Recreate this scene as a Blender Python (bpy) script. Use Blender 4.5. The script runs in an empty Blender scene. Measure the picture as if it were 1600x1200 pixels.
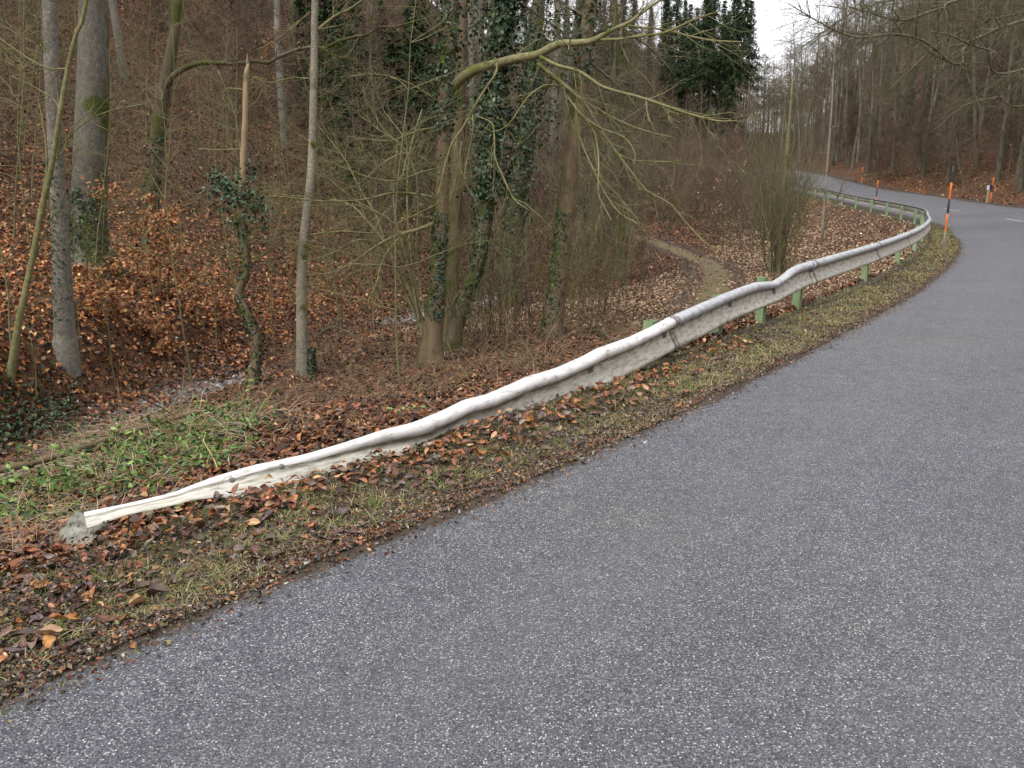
import bpy, math, random
import numpy as np
from mathutils import Vector

random.seed(7)
RNG = np.random.default_rng(7)
S = bpy.context.scene
R = math.radians

# ------------------------------------------------------------------ camera, sky, sun, exposure
CAM = np.array((0.0, 0.0, 1.6))
FOC = 1333.0                      # focal length in photo pixels (1600 wide)
PITCH = R(13.1)
cam_d = bpy.data.cameras.new("camera")
cam_d.sensor_width = 36.0
cam_d.lens = 36.0 * FOC / 1600.0
cam_d.clip_start = 0.05
cam_d.clip_end = 2000.0
cam = bpy.data.objects.new("camera", cam_d)
S.collection.objects.link(cam)
cam.location = CAM
cam.rotation_euler = (R(90) - PITCH, 0, 0)
S.camera = cam

SUN_EL, SUN_AZ = R(46), R(215)    # compass-like: clockwise from +Y; behind the camera, a little to the left
w = bpy.data.worlds.new("World")
S.world = w
w.use_nodes = True
nt = w.node_tree
nt.nodes.clear()
out = nt.nodes.new("ShaderNodeOutputWorld")
bg = nt.nodes.new("ShaderNodeBackground")
sky = nt.nodes.new("ShaderNodeTexSky")
sky.sky_type = 'NISHITA'
sky.sun_disc = False
sky.sun_elevation = SUN_EL
sky.sun_rotation = SUN_AZ
sky.air_density = 1.0
sky.dust_density = 2.0
tc = nt.nodes.new("ShaderNodeTexCoord")
mp = nt.nodes.new("ShaderNodeMapping"); mp.inputs['Scale'].default_value = (1.0, 1.0, 2.6)
no = nt.nodes.new("ShaderNodeTexNoise"); no.inputs['Scale'].default_value = 2.3; no.inputs['Detail'].default_value = 6
rp = nt.nodes.new("ShaderNodeValToRGB")
rp.color_ramp.elements[0].position = 0.36; rp.color_ramp.elements[0].color = (0.55, 0.55, 0.55, 1)
rp.color_ramp.elements[1].position = 0.56; rp.color_ramp.elements[1].color = (1, 1, 1, 1)
mx = nt.nodes.new("ShaderNodeMixRGB"); mx.inputs['Color2'].default_value = (9.9, 9.9, 10.3, 1)   # bright cloud deck
nt.links.new(tc.outputs['Generated'], mp.inputs['Vector'])
nt.links.new(mp.outputs[0], no.inputs['Vector'])
nt.links.new(no.outputs['Fac'], rp.inputs['Fac'])
nt.links.new(rp.outputs['Color'], mx.inputs['Fac'])
nt.links.new(sky.outputs[0], mx.inputs['Color1'])
nt.links.new(mx.outputs[0], bg.inputs['Color'])
bg.inputs['Strength'].default_value = 0.115
nt.links.new(bg.outputs[0], out.inputs['Surface'])

sun_d = bpy.data.lights.new("sun", 'SUN')
sun_d.energy = 1.5
sun_d.angle = R(11)
sun_d.color = (1.0, 0.95, 0.88)
sun = bpy.data.objects.new("sun", sun_d)
S.collection.objects.link(sun)
sdir = Vector((math.sin(SUN_AZ) * math.cos(SUN_EL), math.cos(SUN_AZ) * math.cos(SUN_EL), math.sin(SUN_EL)))
sun.rotation_euler = sdir.to_track_quat('Z', 'Y').to_euler()

S.view_settings.view_transform = 'Standard'
S.view_settings.look = 'None'
S.view_settings.gamma = 1.0
S.view_settings.exposure = 0.54
S.cycles.max_bounces = 5
S.cycles.diffuse_bounces = 3
S.cycles.glossy_bounces = 2
S.cycles.transparent_max_bounces = 4

# ------------------------------------------------------------------ helpers
def smooth(a, b, x):
    t = np.clip((np.asarray(x, float) - a) / (b - a), 0, 1)
    return t * t * (3 - 2 * t)

_lat = {}
def vnoise(x, y, scale, seed=0):
    """value noise, -1..1"""
    if seed not in _lat:
        _lat[seed] = np.random.default_rng(seed + 100).uniform(-1, 1, (256, 256))
    g = _lat[seed]
    x = np.asarray(x, float) * scale + 1000.37; y = np.asarray(y, float) * scale + 1000.71
    xi = np.floor(x).astype(int); yi = np.floor(y).astype(int)
    fx = x - xi; fy = y - yi
    fx = fx * fx * (3 - 2 * fx); fy = fy * fy * (3 - 2 * fy)
    a = g[xi % 256, yi % 256]; b = g[(xi + 1) % 256, yi % 256]
    c = g[xi % 256, (yi + 1) % 256]; d = g[(xi + 1) % 256, (yi + 1) % 256]
    return (a * (1 - fx) + b * fx) * (1 - fy) + (c * (1 - fx) + d * fx) * fy

def fbm(x, y, scale, seed=0, oct=4):
    v = 0; a = 1.0; t = 0
    for k in range(oct):
        v = v + a * vnoise(x, y, scale * 2 ** k, seed + k); t += a; a *= 0.5
    return v / t

def ray(px, py):
    u = (px - 800) / FOC; v = (600 - py) / FOC
    return np.array((u, math.cos(PITCH) + v * math.sin(PITCH), -math.sin(PITCH) + v * math.cos(PITCH)))

def at(px, py, Y):
    """surveyed point: the point at depth Y metres seen at photo pixel (px, py)"""
    d = ray(px, py)
    return CAM + d * (Y / d[1])

def catmull(P, step):
    P = np.asarray(P, float)
    Q = np.vstack([2 * P[0] - P[1], P, 2 * P[-1] - P[-2]])
    outp = []
    for i in range(1, len(Q) - 2):
        L = np.linalg.norm(Q[i + 1][:2] - Q[i][:2]) if P.shape[1] > 1 else 1
        n = max(2, int(L / step))
        t = np.linspace(0, 1, n, endpoint=False)[:, None]
        a, b, c, d = Q[i - 1], Q[i], Q[i + 1], Q[i + 2]
        outp.append(0.5 * (2 * b + (c - a) * t + (2 * a - 5 * b + 4 * c - d) * t ** 2 + (3 * b - a - 3 * c + d) * t ** 3))
    outp.append(P[-1:])
    return np.vstack(outp)

class Line:
    """plan polyline with nearest-point queries; d > 0 on the left"""
    def __init__(s, P, step):
        s.p = catmull(P, step)
        dx = np.gradient(s.p[:, :2], axis=0)
        s.t = dx / np.linalg.norm(dx, axis=1)[:, None]
        s.n = np.stack([-s.t[:, 1], s.t[:, 0]], 1)
        seg = np.linalg.norm(np.diff(s.p[:, :2], axis=0), axis=1)
        s.s = np.concatenate([[0], np.cumsum(seg)])
    def query(s, x, y):
        q = np.stack([np.ravel(x), np.ravel(y)], 1)
        K = 16
        cp = s.p[K // 2::K, :2]
        idx = np.empty(len(q), int)
        off = np.arange(-K, K + 1)
        for k in range(0, len(q), 50000):
            a = q[k:k + 50000]
            D = (a[:, :1] - cp[None, :, 0]) ** 2 + (a[:, 1:] - cp[None, :, 1]) ** 2
            c = D.argmin(1) * K + K // 2
            J = np.clip(c[:, None] + off[None], 0, len(s.p) - 1)
            D = (a[:, :1] - s.p[J, 0]) ** 2 + (a[:, 1:] - s.p[J, 1]) ** 2
            idx[k:k + 50000] = J[np.arange(len(a)), D.argmin(1)]
        v = q - s.p[idx, :2]
        ss = s.s[idx] + np.clip((v * s.t[idx]).sum(1), -1, 1)
        d = (v * s.n[idx]).sum(1)
        far = np.linalg.norm(v, axis=1)
        d = np.where(far > np.abs(d) * 1.5 + 1, np.sign(d + 1e-9) * far, d)
        sh = np.shape(x)
        return ss.reshape(sh), d.reshape(sh)
    def val(s, ss, k):
        return np.interp(ss, s.s, s.p[:, k])
    def point(s, ss, d=0.0):
        x = np.interp(ss, s.s, s.p[:, 0]); y = np.interp(ss, s.s, s.p[:, 1])
        nx = np.interp(ss, s.s, s.n[:, 0]); ny = np.interp(ss, s.s, s.n[:, 1])
        return x + nx * d, y + ny * d

def link(o, parent=None):
    S.collection.objects.link(o)
    if parent is not None:
        o.parent = parent
    return o

def tag(o, label=None, cat=None, group=None, kind=None):
    if label: o['label'] = label
    if cat: o['category'] = cat
    if group: o['group'] = group
    if kind: o['kind'] = kind
    return o

def empty(name, loc, label, cat, group=None):
    o = bpy.data.objects.new(name, None)
    o.location = loc
    o.empty_display_size = 0.2
    link(o)
    return tag(o, label, cat, group)

def mesh_np(name, V, F, mat, parent=None, smooth_shade=True, attrs=None, origin=None, k=None, mats=None, midx=None):
    """V (n,3); F either (m,k) array or list of such arrays. attrs: dict name -> (n,) or (n,3) point attribute"""
    V = np.asarray(V, np.float32)
    if origin is not None:
        V = V - np.asarray(origin, np.float32)
    if isinstance(F, np.ndarray):
        F = [F]
    F = [f for f in F if len(f)]
    me = bpy.data.meshes.new(name)
    me.vertices.add(len(V))
    me.vertices.foreach_set("co", V.ravel())
    loops = np.concatenate([f.ravel() for f in F]).astype(np.int32)
    tot = np.concatenate([np.full(len(f), f.shape[1]) for f in F]).astype(np.int32)
    start = np.concatenate([[0], np.cumsum(tot)[:-1]]).astype(np.int32)
    me.loops.add(len(loops))
    me.loops.foreach_set("vertex_index", loops)
    me.polygons.add(len(tot))
    me.polygons.foreach_set("loop_start", start)
    me.polygons.foreach_set("loop_total", tot)
    me.polygons.foreach_set("use_smooth", np.full(len(tot), smooth_shade))
    for a, val in (attrs or {}).items():
        val = np.asarray(val, np.float32)
        if val.ndim == 1:
            at_ = me.attributes.new(a, 'FLOAT', 'POINT'); at_.data.foreach_set("value", val)
        else:
            at_ = me.attributes.new(a, 'FLOAT_COLOR', 'POINT')
            c = np.ones((len(val), 4), np.float32); c[:, :3] = val
            at_.data.foreach_set("color", c.ravel())
    me.materials.append(mat)
    for m_ in (mats or []):
        me.materials.append(m_)
    if midx is not None:
        me.polygons.foreach_set("material_index", np.asarray(midx, np.int32))
    me.update(calc_edges=True)
    o = bpy.data.objects.new(name, me)
    link(o, parent)
    return o

# ------------------------------------------------------------------ material helpers
class NG:
    def __init__(s, name, rough=0.8, spec=0.3):
        s.m = bpy.data.materials.new(name); s.m.use_nodes = True
        s.nt = s.m.node_tree; s.b = s.nt.nodes['Principled BSDF']
        s.b.inputs['Roughness'].default_value = rough
        s.b.inputs['Specular IOR Level'].default_value = spec
        s.tc = s.nt.nodes.new("ShaderNodeTexCoord")
    def set(s, inp, v):
        if hasattr(v, 'node'): s.nt.links.new(v, inp)
        else:
            if isinstance(v, (tuple, list)) and len(v) == 3 and len(inp.default_value) == 4: v = (*v, 1)
            inp.default_value = v
    def coord(s, kind='Object', scale=(1, 1, 1)):
        mp = s.nt.nodes.new("ShaderNodeMapping"); mp.inputs['Scale'].default_value = scale
        s.nt.links.new(s.tc.outputs[kind], mp.inputs['Vector']); return mp.outputs[0]
    def noise(s, scale, detail=4, vec=None, rough=0.55, col=False):
        n = s.nt.nodes.new("ShaderNodeTexNoise"); n.inputs['Scale'].default_value = scale
        n.inputs['Detail'].default_value = detail; n.inputs['Roughness'].default_value = rough
        s.nt.links.new(vec if vec is not None else s.tc.outputs['Object'], n.inputs['Vector'])
        return n.outputs['Color' if col else 'Fac']
    def voro(s, scale, feature='F1', vec=None, rnd=1.0):
        n = s.nt.nodes.new("ShaderNodeTexVoronoi"); n.feature = feature
        n.inputs['Scale'].default_value = scale; n.inputs['Randomness'].default_value = rnd
        s.nt.links.new(vec if vec is not None else s.tc.outputs['Object'], n.inputs['Vector'])
        return n
    def ramp(s, fac, stops, interp='LINEAR'):
        n = s.nt.nodes.new("ShaderNodeValToRGB"); cr = n.color_ramp; cr.interpolation = interp
        while len(cr.elements) < len(stops): cr.elements.new(0.5)
        for e, (p, c) in zip(cr.elements, stops):
            e.position = p
            if not isinstance(c, (tuple, list)): c = (c, c, c)
            e.color = (*c, 1)
        s.nt.links.new(fac, n.inputs['Fac']); return n.outputs['Color']
    def mix(s, f, a, b, mode='MIX'):
        n = s.nt.nodes.new("ShaderNodeMixRGB"); n.blend_type = mode
        s.set(n.inputs['Fac'], f); s.set(n.inputs['Color1'], a); s.set(n.inputs['Color2'], b)
        return n.outputs[0]
    def math(s, op, a, b=0.0, clamp=False):
        n = s.nt.nodes.new("ShaderNodeMath"); n.operation = op; n.use_clamp = clamp
        s.set(n.inputs[0], a); s.set(n.inputs[1], b); return n.outputs[0]
    def attr(s, name, col=False):
        n = s.nt.nodes.new("ShaderNodeAttribute"); n.attribute_name = name
        return n.outputs['Color' if col else 'Fac']
    def sep(s, v):
        n = s.nt.nodes.new("ShaderNodeSeparateXYZ"); s.nt.links.new(v, n.inputs[0]); return n.outputs
    def bump(s, h, strength=0.5, dist=0.01):
        n = s.nt.nodes.new("ShaderNodeBump"); n.inputs['Strength'].default_value = strength
        n.inputs['Distance'].default_value = dist
        s.nt.links.new(h, n.inputs['Height']); s.nt.links.new(n.outputs[0], s.b.inputs['Normal'])
    def base(s, c): s.set(s.b.inputs['Base Color'], c)
    def rough(s, c): s.set(s.b.inputs['Roughness'], c)

# asphalt: dark binder with pale and tan chippings
g = NG("asphalt", 0.72, 0.35)
v1 = g.voro(126)
rndc = g.sep(v1.outputs['Color'])
chip = g.math('MULTIPLY', g.math('GREATER_THAN', rndc[0], 0.46), g.math('LESS_THAN', v1.outputs['Distance'], 0.43))
pale = g.ramp(rndc[1], [(0.0, (0.12, 0.123, 0.138)), (0.45, (0.20, 0.203, 0.22)), (0.72, (0.34, 0.325, 0.29)), (0.93, (0.47, 0.455, 0.42)), (1.0, (0.68, 0.68, 0.66))])
v2 = g.voro(210)
dark = g.ramp(g.sep(v2.outputs['Color'])[0], [(0, (0.034, 0.036, 0.045)), (0.6, (0.088, 0.091, 0.108)), (1, (0.19, 0.195, 0.215))])
c = g.mix(chip, dark, pale)
big = g.ramp(g.noise(0.9, 5), [(0.3, 0.90), (0.7, 1.09)])
c = g.mix(1.0, c, big, 'MULTIPLY')
mid = g.ramp(g.noise(7, 4), [(0.3, 0.86), (0.7, 1.10)])
c = g.mix(1.0, c, mid, 'MULTIPLY')
pt = g.ramp(g.noise(1.7, 3), [(0.66, 0), (0.70, 1)])
c = g.mix(g.math('MULTIPLY', pt, 0.22), c, (0.045, 0.047, 0.055))
c = g.mix(g.ramp(g.noise(0.35, 3), [(0.45, 0), (0.65, 0.55)]), c, g.mix(1.0, c, (1.10, 1.03, 0.92), 'MULTIPLY'))
edge = g.attr("dirt")
en = g.math('ADD', edge, g.math('MULTIPLY', g.math('SUBTRACT', g.noise(11, 6, rough=0.7), 0.5), 1.9))
c = g.mix(g.math('MULTIPLY', g.ramp(en, [(0.38, 0), (0.85, 1)]), 0.85), c, g.mix(g.noise(30, 3), (0.030, 0.026, 0.023), (0.095, 0.080, 0.065)))
track = g.attr("track")
c = g.mix(g.math('MULTIPLY', track, 0.4), c, g.mix(0.5, c, (0.16, 0.155, 0.15)))
g.base(c)
g.bump(g.math('ADD', v1.outputs['Distance'], g.noise(160, 2)), 0.55, 0.006)
M_ASPH = g.m

# ground sheet
g = NG("forest_floor", 0.85, 0.2)
v1 = g.voro(15); r3 = g.sep(v1.outputs['Color'])
litter = g.ramp(r3[0], [(0, (0.030, 0.017, 0.010)), (0.35, (0.100, 0.050, 0.025)), (0.7, (0.20, 0.092, 0.040)), (1, (0.32, 0.17, 0.085))])
v1b = g.voro(34)
litter = g.mix(0.4, litter, g.ramp(g.sep(v1b.outputs['Color'])[1], [(0, (0.015, 0.010, 0.008)), (1, (0.14, 0.08, 0.055))]))
litter = g.mix(1.0, litter, g.ramp(g.noise(0.8, 5), [(0.3, 0.62), (0.7, 1.2)]), 'MULTIPLY')
v2 = g.voro(60)
soil = g.mix(g.noise(22, 5), (0.035, 0.028, 0.022), (0.125, 0.098, 0.074))
moss = g.mix(g.noise(40, 4), (0.050, 0.055, 0.018), (0.135, 0.130, 0.050))
soil = g.mix(g.math('MULTIPLY', g.ramp(g.noise(3.2, 6), [(0.45, 0), (0.60, 1)]), g.attr("moss")), soil, moss)
grav = g.ramp(g.sep(v2.outputs['Color'])[0], [(0, (0.07, 0.065, 0.06)), (0.6, (0.22, 0.21, 0.20)), (1, (0.42, 0.41, 0.40))])
straw = g.mix(g.noise(60, 4), (0.10, 0.083, 0.042), (0.24, 0.19, 0.11))
nn = g.math('MULTIPLY', g.math('SUBTRACT', g.noise(2.5, 5), 0.5), 0.9)
def thr(name): return g.ramp(g.math('ADD', g.attr(name), nn), [(0.35, 0), (0.65, 1)])
c = g.mix(thr("grav"), litter, grav)
c = g.mix(thr("grass"), c, straw)
c = g.mix(g.math("MULTIPLY", thr("mud"), 0.8), c, g.mix(g.noise(14, 4), (0.040, 0.032, 0.026), (0.095, 0.072, 0.055)))
c = g.mix(thr("soil"), c, soil)
g.base(c)
g.bump(g.math('ADD', v1.outputs['Distance'], g.noise(30, 4)), 0.9, 0.03)
M_GROUND = g.m

def leafmat(name, rough=0.5, spec=0.4, trans=0.0):
    g = NG(name, rough, spec)
    c = g.attr("col", True)
    c = g.mix(1.0, c, g.ramp(g.noise(45, 3), [(0.3, 0.7), (0.7, 1.2)]), 'MULTIPLY')
    g.base(c)
    return g.m
M_LEAF = leafmat("dead_leaf", 0.55, 0.35)
M_GREEN = leafmat("green_leaf", 0.42, 0.45)
M_STEM = leafmat("dry_stem", 0.8, 0.2)

def barkmat(name, c0, c1, moss_amt=0.3, moss_c=((0.035, 0.045, 0.010), (0.10, 0.12, 0.025)), stretch=(1, 1, 0.25), sc=18, spots=0.0, side=None, mscale=2.2):
    g = NG(name, 0.88, 0.2)
    v = g.coord('Object', stretch)
    n1 = g.noise(sc, 6, v, 0.65)
    c = g.ramp(n1, [(0.28, c0), (0.72, c1)])
    c = g.mix(1.0, c, g.ramp(g.noise(2.0, 4, v), [(0.3, 0.75), (0.7, 1.2)]), 'MULTIPLY')
    if spots:
        sp = g.voro(26, vec=g.coord('Object', (1, 1, 1.6)))
        c = g.mix(g.math('MULTIPLY', g.math('LESS_THAN', sp.outputs['Distance'], 0.30), g.math('MULTIPLY', g.noise(6, 3), spots)), c, (0.42, 0.42, 0.36))
    if moss_amt > 0:
        lo = 0.72 - moss_amt * 0.45
        mf = g.noise(mscale, 6)
        if side is not None:
            dn = g.nt.nodes.new("ShaderNodeVectorMath"); dn.operation = 'DOT_PRODUCT'
            g.nt.links.new(g.tc.outputs['Normal'], dn.inputs[0]); dn.inputs[1].default_value = side
            mf = g.math('ADD', mf, g.math('MULTIPLY', dn.outputs['Value'], 0.16))
        f = g.ramp(mf, [(lo, 0), (lo + 0.12, 1)])
        c = g.mix(f, c, g.mix(g.noise(35, 4), moss_c[0], moss_c[1]))
    g.base(c)
    g.bump(n1, 0.6, 0.02)
    return g.m

M_BEECH = barkmat("smooth_grey_bark", (0.115, 0.105, 0.088), (0.26, 0.24, 0.20), 0.22, spots=0.8, stretch=(1, 1, 0.8))
M_BEECH2 = barkmat("massive_grey_bark", (0.085, 0.082, 0.066), (0.19, 0.18, 0.145), 0.35, spots=0.5, stretch=(1, 1, 0.5), side=(0.8, 0.3, -0.2))
M_MOSSY = barkmat("mossy_bark", (0.070, 0.058, 0.038), (0.16, 0.135, 0.085), 0.55)
M_PALE = barkmat("pale_speckled_bark", (0.17, 0.15, 0.105), (0.36, 0.33, 0.25), 0.30, spots=1.0, stretch=(1, 1, 1.5), sc=30)
M_TAN = barkmat("tan_bark", (0.105, 0.078, 0.045), (0.235, 0.178, 0.11), 0.36, side=(-0.9, -0.2, -0.1))
M_RAW = barkmat("bare_debarked_wood", (0.20, 0.14, 0.075), (0.46, 0.36, 0.23), 0.12, stretch=(1, 1, 0.12), sc=30)
M_LIMB = barkmat("pale_green_limb_bark", (0.14, 0.13, 0.06), (0.31, 0.29, 0.15), 0.45, moss_c=((0.07, 0.085, 0.02), (0.17, 0.19, 0.05)), stretch=(1, 1, 1), mscale=4)
M_TWIG_Y = barkmat("yellow_green_twig", (0.12, 0.115, 0.05), (0.27, 0.25, 0.125), 0.3, moss_c=((0.07, 0.085, 0.02), (0.16, 0.18, 0.05)), stretch=(1, 1, 1), mscale=3)
M_TWIG_B = barkmat("brown_twig", (0.070, 0.050, 0.034), (0.17, 0.12, 0.082), 0.15, stretch=(1, 1, 1))
M_TWIG_G = barkmat("grey_olive_twig", (0.080, 0.076, 0.044), (0.205, 0.190, 0.120), 0.35, stretch=(1, 1, 1))
M_TWIG_P = barkmat("reddish_twig", (0.115, 0.080, 0.056), (0.26, 0.18, 0.13), 0.0, stretch=(1, 1, 1))
M_FTRUNK = barkmat("forest_trunk_bark", (0.085, 0.078, 0.056), (0.20, 0.187, 0.14), 0.45)
M_SPRUCE = barkmat("spruce_bark", (0.06, 0.045, 0.036), (0.15, 0.11, 0.09), 0.0)

# ------------------------------------------------------------------ terrain definition
# left (inner) edge of the road: x, y, z
EDGE = Line([(-8.6, -6.2, 0), (-5.4, -2.3, 0), (-3.2, 0.4, 0), (-1.68, 2.35, 0), (-1.03, 3.18, 0), (0.18, 4.6, 0), (1.45, 6.25, 0), (3.43, 9.0, 0),
             (6.6, 13.7, 0), (9.9, 19.2, 0), (12.7, 24.5, 0), (14.6, 28.6, 0), (16.4, 32.5, 0.02), (17.9, 36.5, 0.05), (19.9, 44, 0.14),
             (21.4, 52, 0.32), (22.6, 60, 0.62), (23.6, 70, 1.0), (24.0, 78, 1.6), (24.0, 86, 2.4), (23.4, 94, 3.1),
             (21.8, 104, 3.8), (18.4, 116, 4.6), (12.5, 127, 5.4), (3, 136, 6.1), (-10, 142, 7)], 0.25)
WIDTH = 6.1
FOOT = Line([(-8.5, -8), (-7.2, 0), (-6.4, 6), (-5.9, 9.6), (-5.3, 12.3), (-4.3, 16), (-2.6, 21), (-0.4, 27), (2.2, 34), (4.0, 42),
             (5.5, 50), (8.5, 62), (12.5, 78), (14, 92), (11, 105), (2, 116), (-20, 126)], 0.5)
FLOOR_Y = np.array([-10, 6, 10, 14, 20, 28, 40, 52, 65, 80, 100, 130, 170, 230, 300])
FLOOR_Z = np.array([-1.25, -1.15, -1.0, -1.05, -1.3, -1.45, -1.2, -0.6, 0.2, 1.3, 3.0, 5.5, 10.5, 15, 18])
PATH = Line([(2.9, 11.5), (3.6, 16), (4.85, 21), (6.2, 26), (7.15, 30), (7.55, 34), (7.4, 38.5), (6.8, 43), (6.0, 48), (7.5, 58), (10, 70)], 0.5)

# guardrail in plan with the height of its top edge and of the soil at its foot
RAIL_T = [(-2.10, 3.93, 0.035, -0.06), (-1.93, 4.04, 0.040, -0.045), (-1.75, 4.15, 0.055, -0.035), (-1.58, 4.26, 0.100, -0.03), (-1.40, 4.38, 0.128, -0.012),
          (-1.15, 4.56, 0.135, 0.005), (-0.95, 4.71, 0.160, 0.02), (-0.76, 4.86, 0.190, 0.04), (-0.60, 5.0, 0.195, 0.055),
          (-0.41, 5.26, 0.215, 0.085), (-0.31, 5.36, 0.245, 0.085), (-0.17, 5.52, 0.243, 0.085), (0.0, 5.75, 0.262, 0.082), (0.10, 5.86, 0.285, 0.08), (0.32, 6.13, 0.290, 0.075),
          (0.55, 6.44, 0.320, 0.06), (0.66, 6.58, 0.350, 0.055), (0.98, 7.05, 0.360, 0.04), (1.20, 7.38, 0.385, 0.025), (1.42, 7.70, 0.425, 0.01),
          (1.85, 8.32, 0.470, 0.0), (2.30, 9.0, 0.505, -0.01), (2.72, 9.56, 0.540, -0.01), (2.86, 9.75, 0.525, -0.01), (3.06, 10.02, 0.500, -0.01), (3.22, 10.25, 0.535, -0.01), (3.45, 10.6, 0.600, -0.01), (3.9, 11.25, 0.630, -0.01)]
rl = [tuple(p) for p in RAIL_T]
s0, _ = EDGE.query(np.array([3.9]), np.array([11.25]))
for ds in np.arange(3.6, 128, 1.8):
    sx = float(s0[0] + ds)
    if sx > EDGE.s[-1] - 6: break
    off = 0.86 - 0.0 * ds
    x, y = EDGE.point(sx, off)
    z = float(EDGE.val(sx, 2))
    rl.append((float(x), float(y), z + 0.655, z + 0.0 - 0.02))
RAIL = Line(rl, 0.08)
cs = np.array([RAIL.s[int(np.hypot(RAIL.p[:, 0] - a_[0], RAIL.p[:, 1] - a_[1]).argmin())] for a_ in rl])
zl = np.interp(RAIL.s, cs, [a_[2] for a_ in rl])
wk = 1 - smooth(cs[25] - 0.2, cs[25] + 0.6, RAIL.s)
RAIL.p[:, 2] = RAIL.p[:, 2] * (1 - wk) + zl * wk

def terrain(x, y, full=False):
    x = np.asarray(x, float); y = np.asarray(y, float)
    s, d = EDGE.query(x, y)
    ze = EDGE.val(s, 2)
    yy = EDGE.val(s, 1)
    bank = 0.042 * smooth(20, 36, yy) * (1 - smooth(85, 105, yy))
    dist = np.hypot(x, y)
    # --- road bed
    z_road = ze + bank * np.clip(-d, 0, WIDTH)
    # --- left side
    rs, rd = RAIL.query(x, y)
    zg = RAIL.val(rs, 3)
    near_r = 1 - smooth(0, 2.0, np.abs(rd))
    edge_off = 0.9
    verge = z_road + 0.012 + (zg - z_road) * smooth(0.05, 0.85, d)
    fl = np.interp(y, FLOOR_Y, FLOOR_Z)
    fs, fd = FOOT.query(x, y)
    fl = fl + 0.16 * fbm(x, y, 0.22, 3)
    # rail-side bank
    dd = np.clip(d - 1.0, 0, None)
    slope = 0.20 + 0.36 * smooth(9, 18, yy)
    drop = slope * dd + 0.05 * smooth(0, 0.4, dd)
    drop = drop - 0.10 * smooth(9, 14, yy) * np.exp(-((d - 1.3) / 0.4) ** 2) * 0
    left = np.maximum(verge - drop, fl) + 0.28 * np.exp(-np.abs(verge - drop - fl) / 0.18) * 0.35
    # stream gully and the hill beyond
    gul = np.exp(-((fd + 0.5) / 1.0) ** 2) * (0.45 * (1 - smooth(9, 20, y)) + 0.12)
    sh = np.clip(fd - 0.3, 0, None)
    hill = fl + (0.42 + 0.26 * smooth(30, 70, y)) * sh + 0.0045 * sh ** 2 * (sh < 45) + np.where(sh >= 45, 7.0, 0)
    hill = fl + np.minimum(hill - fl, 34 + 0.05 * sh)
    hill = hill + 0.55 * fbm(x, y, 0.11, 11) * smooth(1, 8, sh) + 0.16 * fbm(x, y, 0.6, 15) * smooth(0.5, 3, sh)
    bankedge = 0.55 * smooth(0.1, 0.8, fd) * (1 - smooth(12, 18, y)) * (1 - smooth(2, 9, fd))
    left = np.where(fd > 0.3, hill, left) + bankedge - gul
    # closing hill far ahead
    # --- right side
    dr = np.clip(-d - WIDTH, 0, None)
    zr_edge = ze + bank * WIDTH
    az = x / np.maximum(y, 1)
    fa = np.maximum(smooth(0.31, 0.60, az), 0.40 * (1 - smooth(0.08, 0.27, az)))
    F = fa + (1 - smooth(20, 40, y)) * (1 - fa)
    F = np.clip(F, 0, 1)
    rise = np.clip(dr - 1.3, 0, None)
    right = zr_edge + 0.03 + (0.62 * F + 0.07 * (1 - F)) * rise
    right = np.minimum(right, zr_edge + 36 + 0.03 * rise)
    right = right + 0.5 * fbm(x, y, 0.13, 21) * smooth(2, 8, rise) + 0.12 * fbm(x, y, 0.6, 25) * smooth(0.3, 2, rise)
    z = np.where(d > 0, left, np.where(dr > 0, right, z_road))
    # small relief of the verge (rough soil, ragged edge against the asphalt)
    fine = (0.016 * vnoise(x, y, 1.3, 34) + 0.014 * vnoise(x, y, 2.3, 31) + 0.009 * vnoise(x, y, 7.0, 32) + 0.006 * vnoise(x, y, 16.0, 33)) * (1 - smooth(12, 30, dist))
    onroad = smooth(0.0, 0.16 + 0.008 * dist, -d) * smooth(0.0, 0.2 + 0.008 * dist, d + WIDTH)
    z = z + fine * np.where(d > -0.3, smooth(-0.3, 0.1, d), smooth(0, 0.4, dr))
    z = z - onroad * (0.05 + 0.004 * dist)
    if not full:
        return z
    return z, dict(s=s, d=d, fd=fd, fs=fs, dr=dr, rd=rd, rs=rs, yy=yy)

def zat(x, y):
    return float(terrain(np.array([x]), np.array([y]))[0])

def hit(px, py, ymax=180.0):
    d = ray(px, py)
    Y = np.concatenate([np.arange(2, 30, 0.1), np.arange(30, ymax, 0.5)])
    P = CAM[None] + d[None] * (Y / d[1])[:, None]
    z = terrain(P[:, 0], P[:, 1])
    below = np.nonzero(P[:, 2] < z)[0]
    i = below[0] if len(below) else len(Y) - 1
    return np.array((P[i, 0], P[i, 1], z[i]))

# ------------------------------------------------------------------ ground sheet
def axis(lo, f0, f1, hi, fine, grow):
    a = [f0]; st = fine
    while a[-1] > lo: st *= grow; a.append(a[-1] - st)
    b = list(np.arange(f0 + fine, f1, fine)); st = fine
    while b[-1] < hi: st *= grow; b.append(b[-1] + st)
    return np.array(sorted(a) + b)
gx = axis(-170, -3.2, 9.0, 260, 0.045, 1.045)
gy = axis(-25, 2.2, 15.0, 330, 0.045, 1.032)
GX, GY = np.meshgrid(gx, gy)
GZ, A = terrain(GX, GY, True)
n_x, n_y = len(gx), len(gy)
idx = np.arange(n_x * n_y).reshape(n_y, n_x)
Fq = np.stack([idx[:-1, :-1], idx[:-1, 1:], idx[1:, 1:], idx[1:, :-1]], -1).reshape(-1, 4)
rd_ = A['d']
soil = (1 - smooth(0.75, 1.5, rd_)) * (rd_ > -0.5) + (rd_ < -WIDTH) * (1 - smooth(0.6, 1.4, A['dr']))
soil = np.clip(soil, 0, 1) * 1.1
mossm = smooth(0.1, 0.5, rd_) * 0.9
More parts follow.
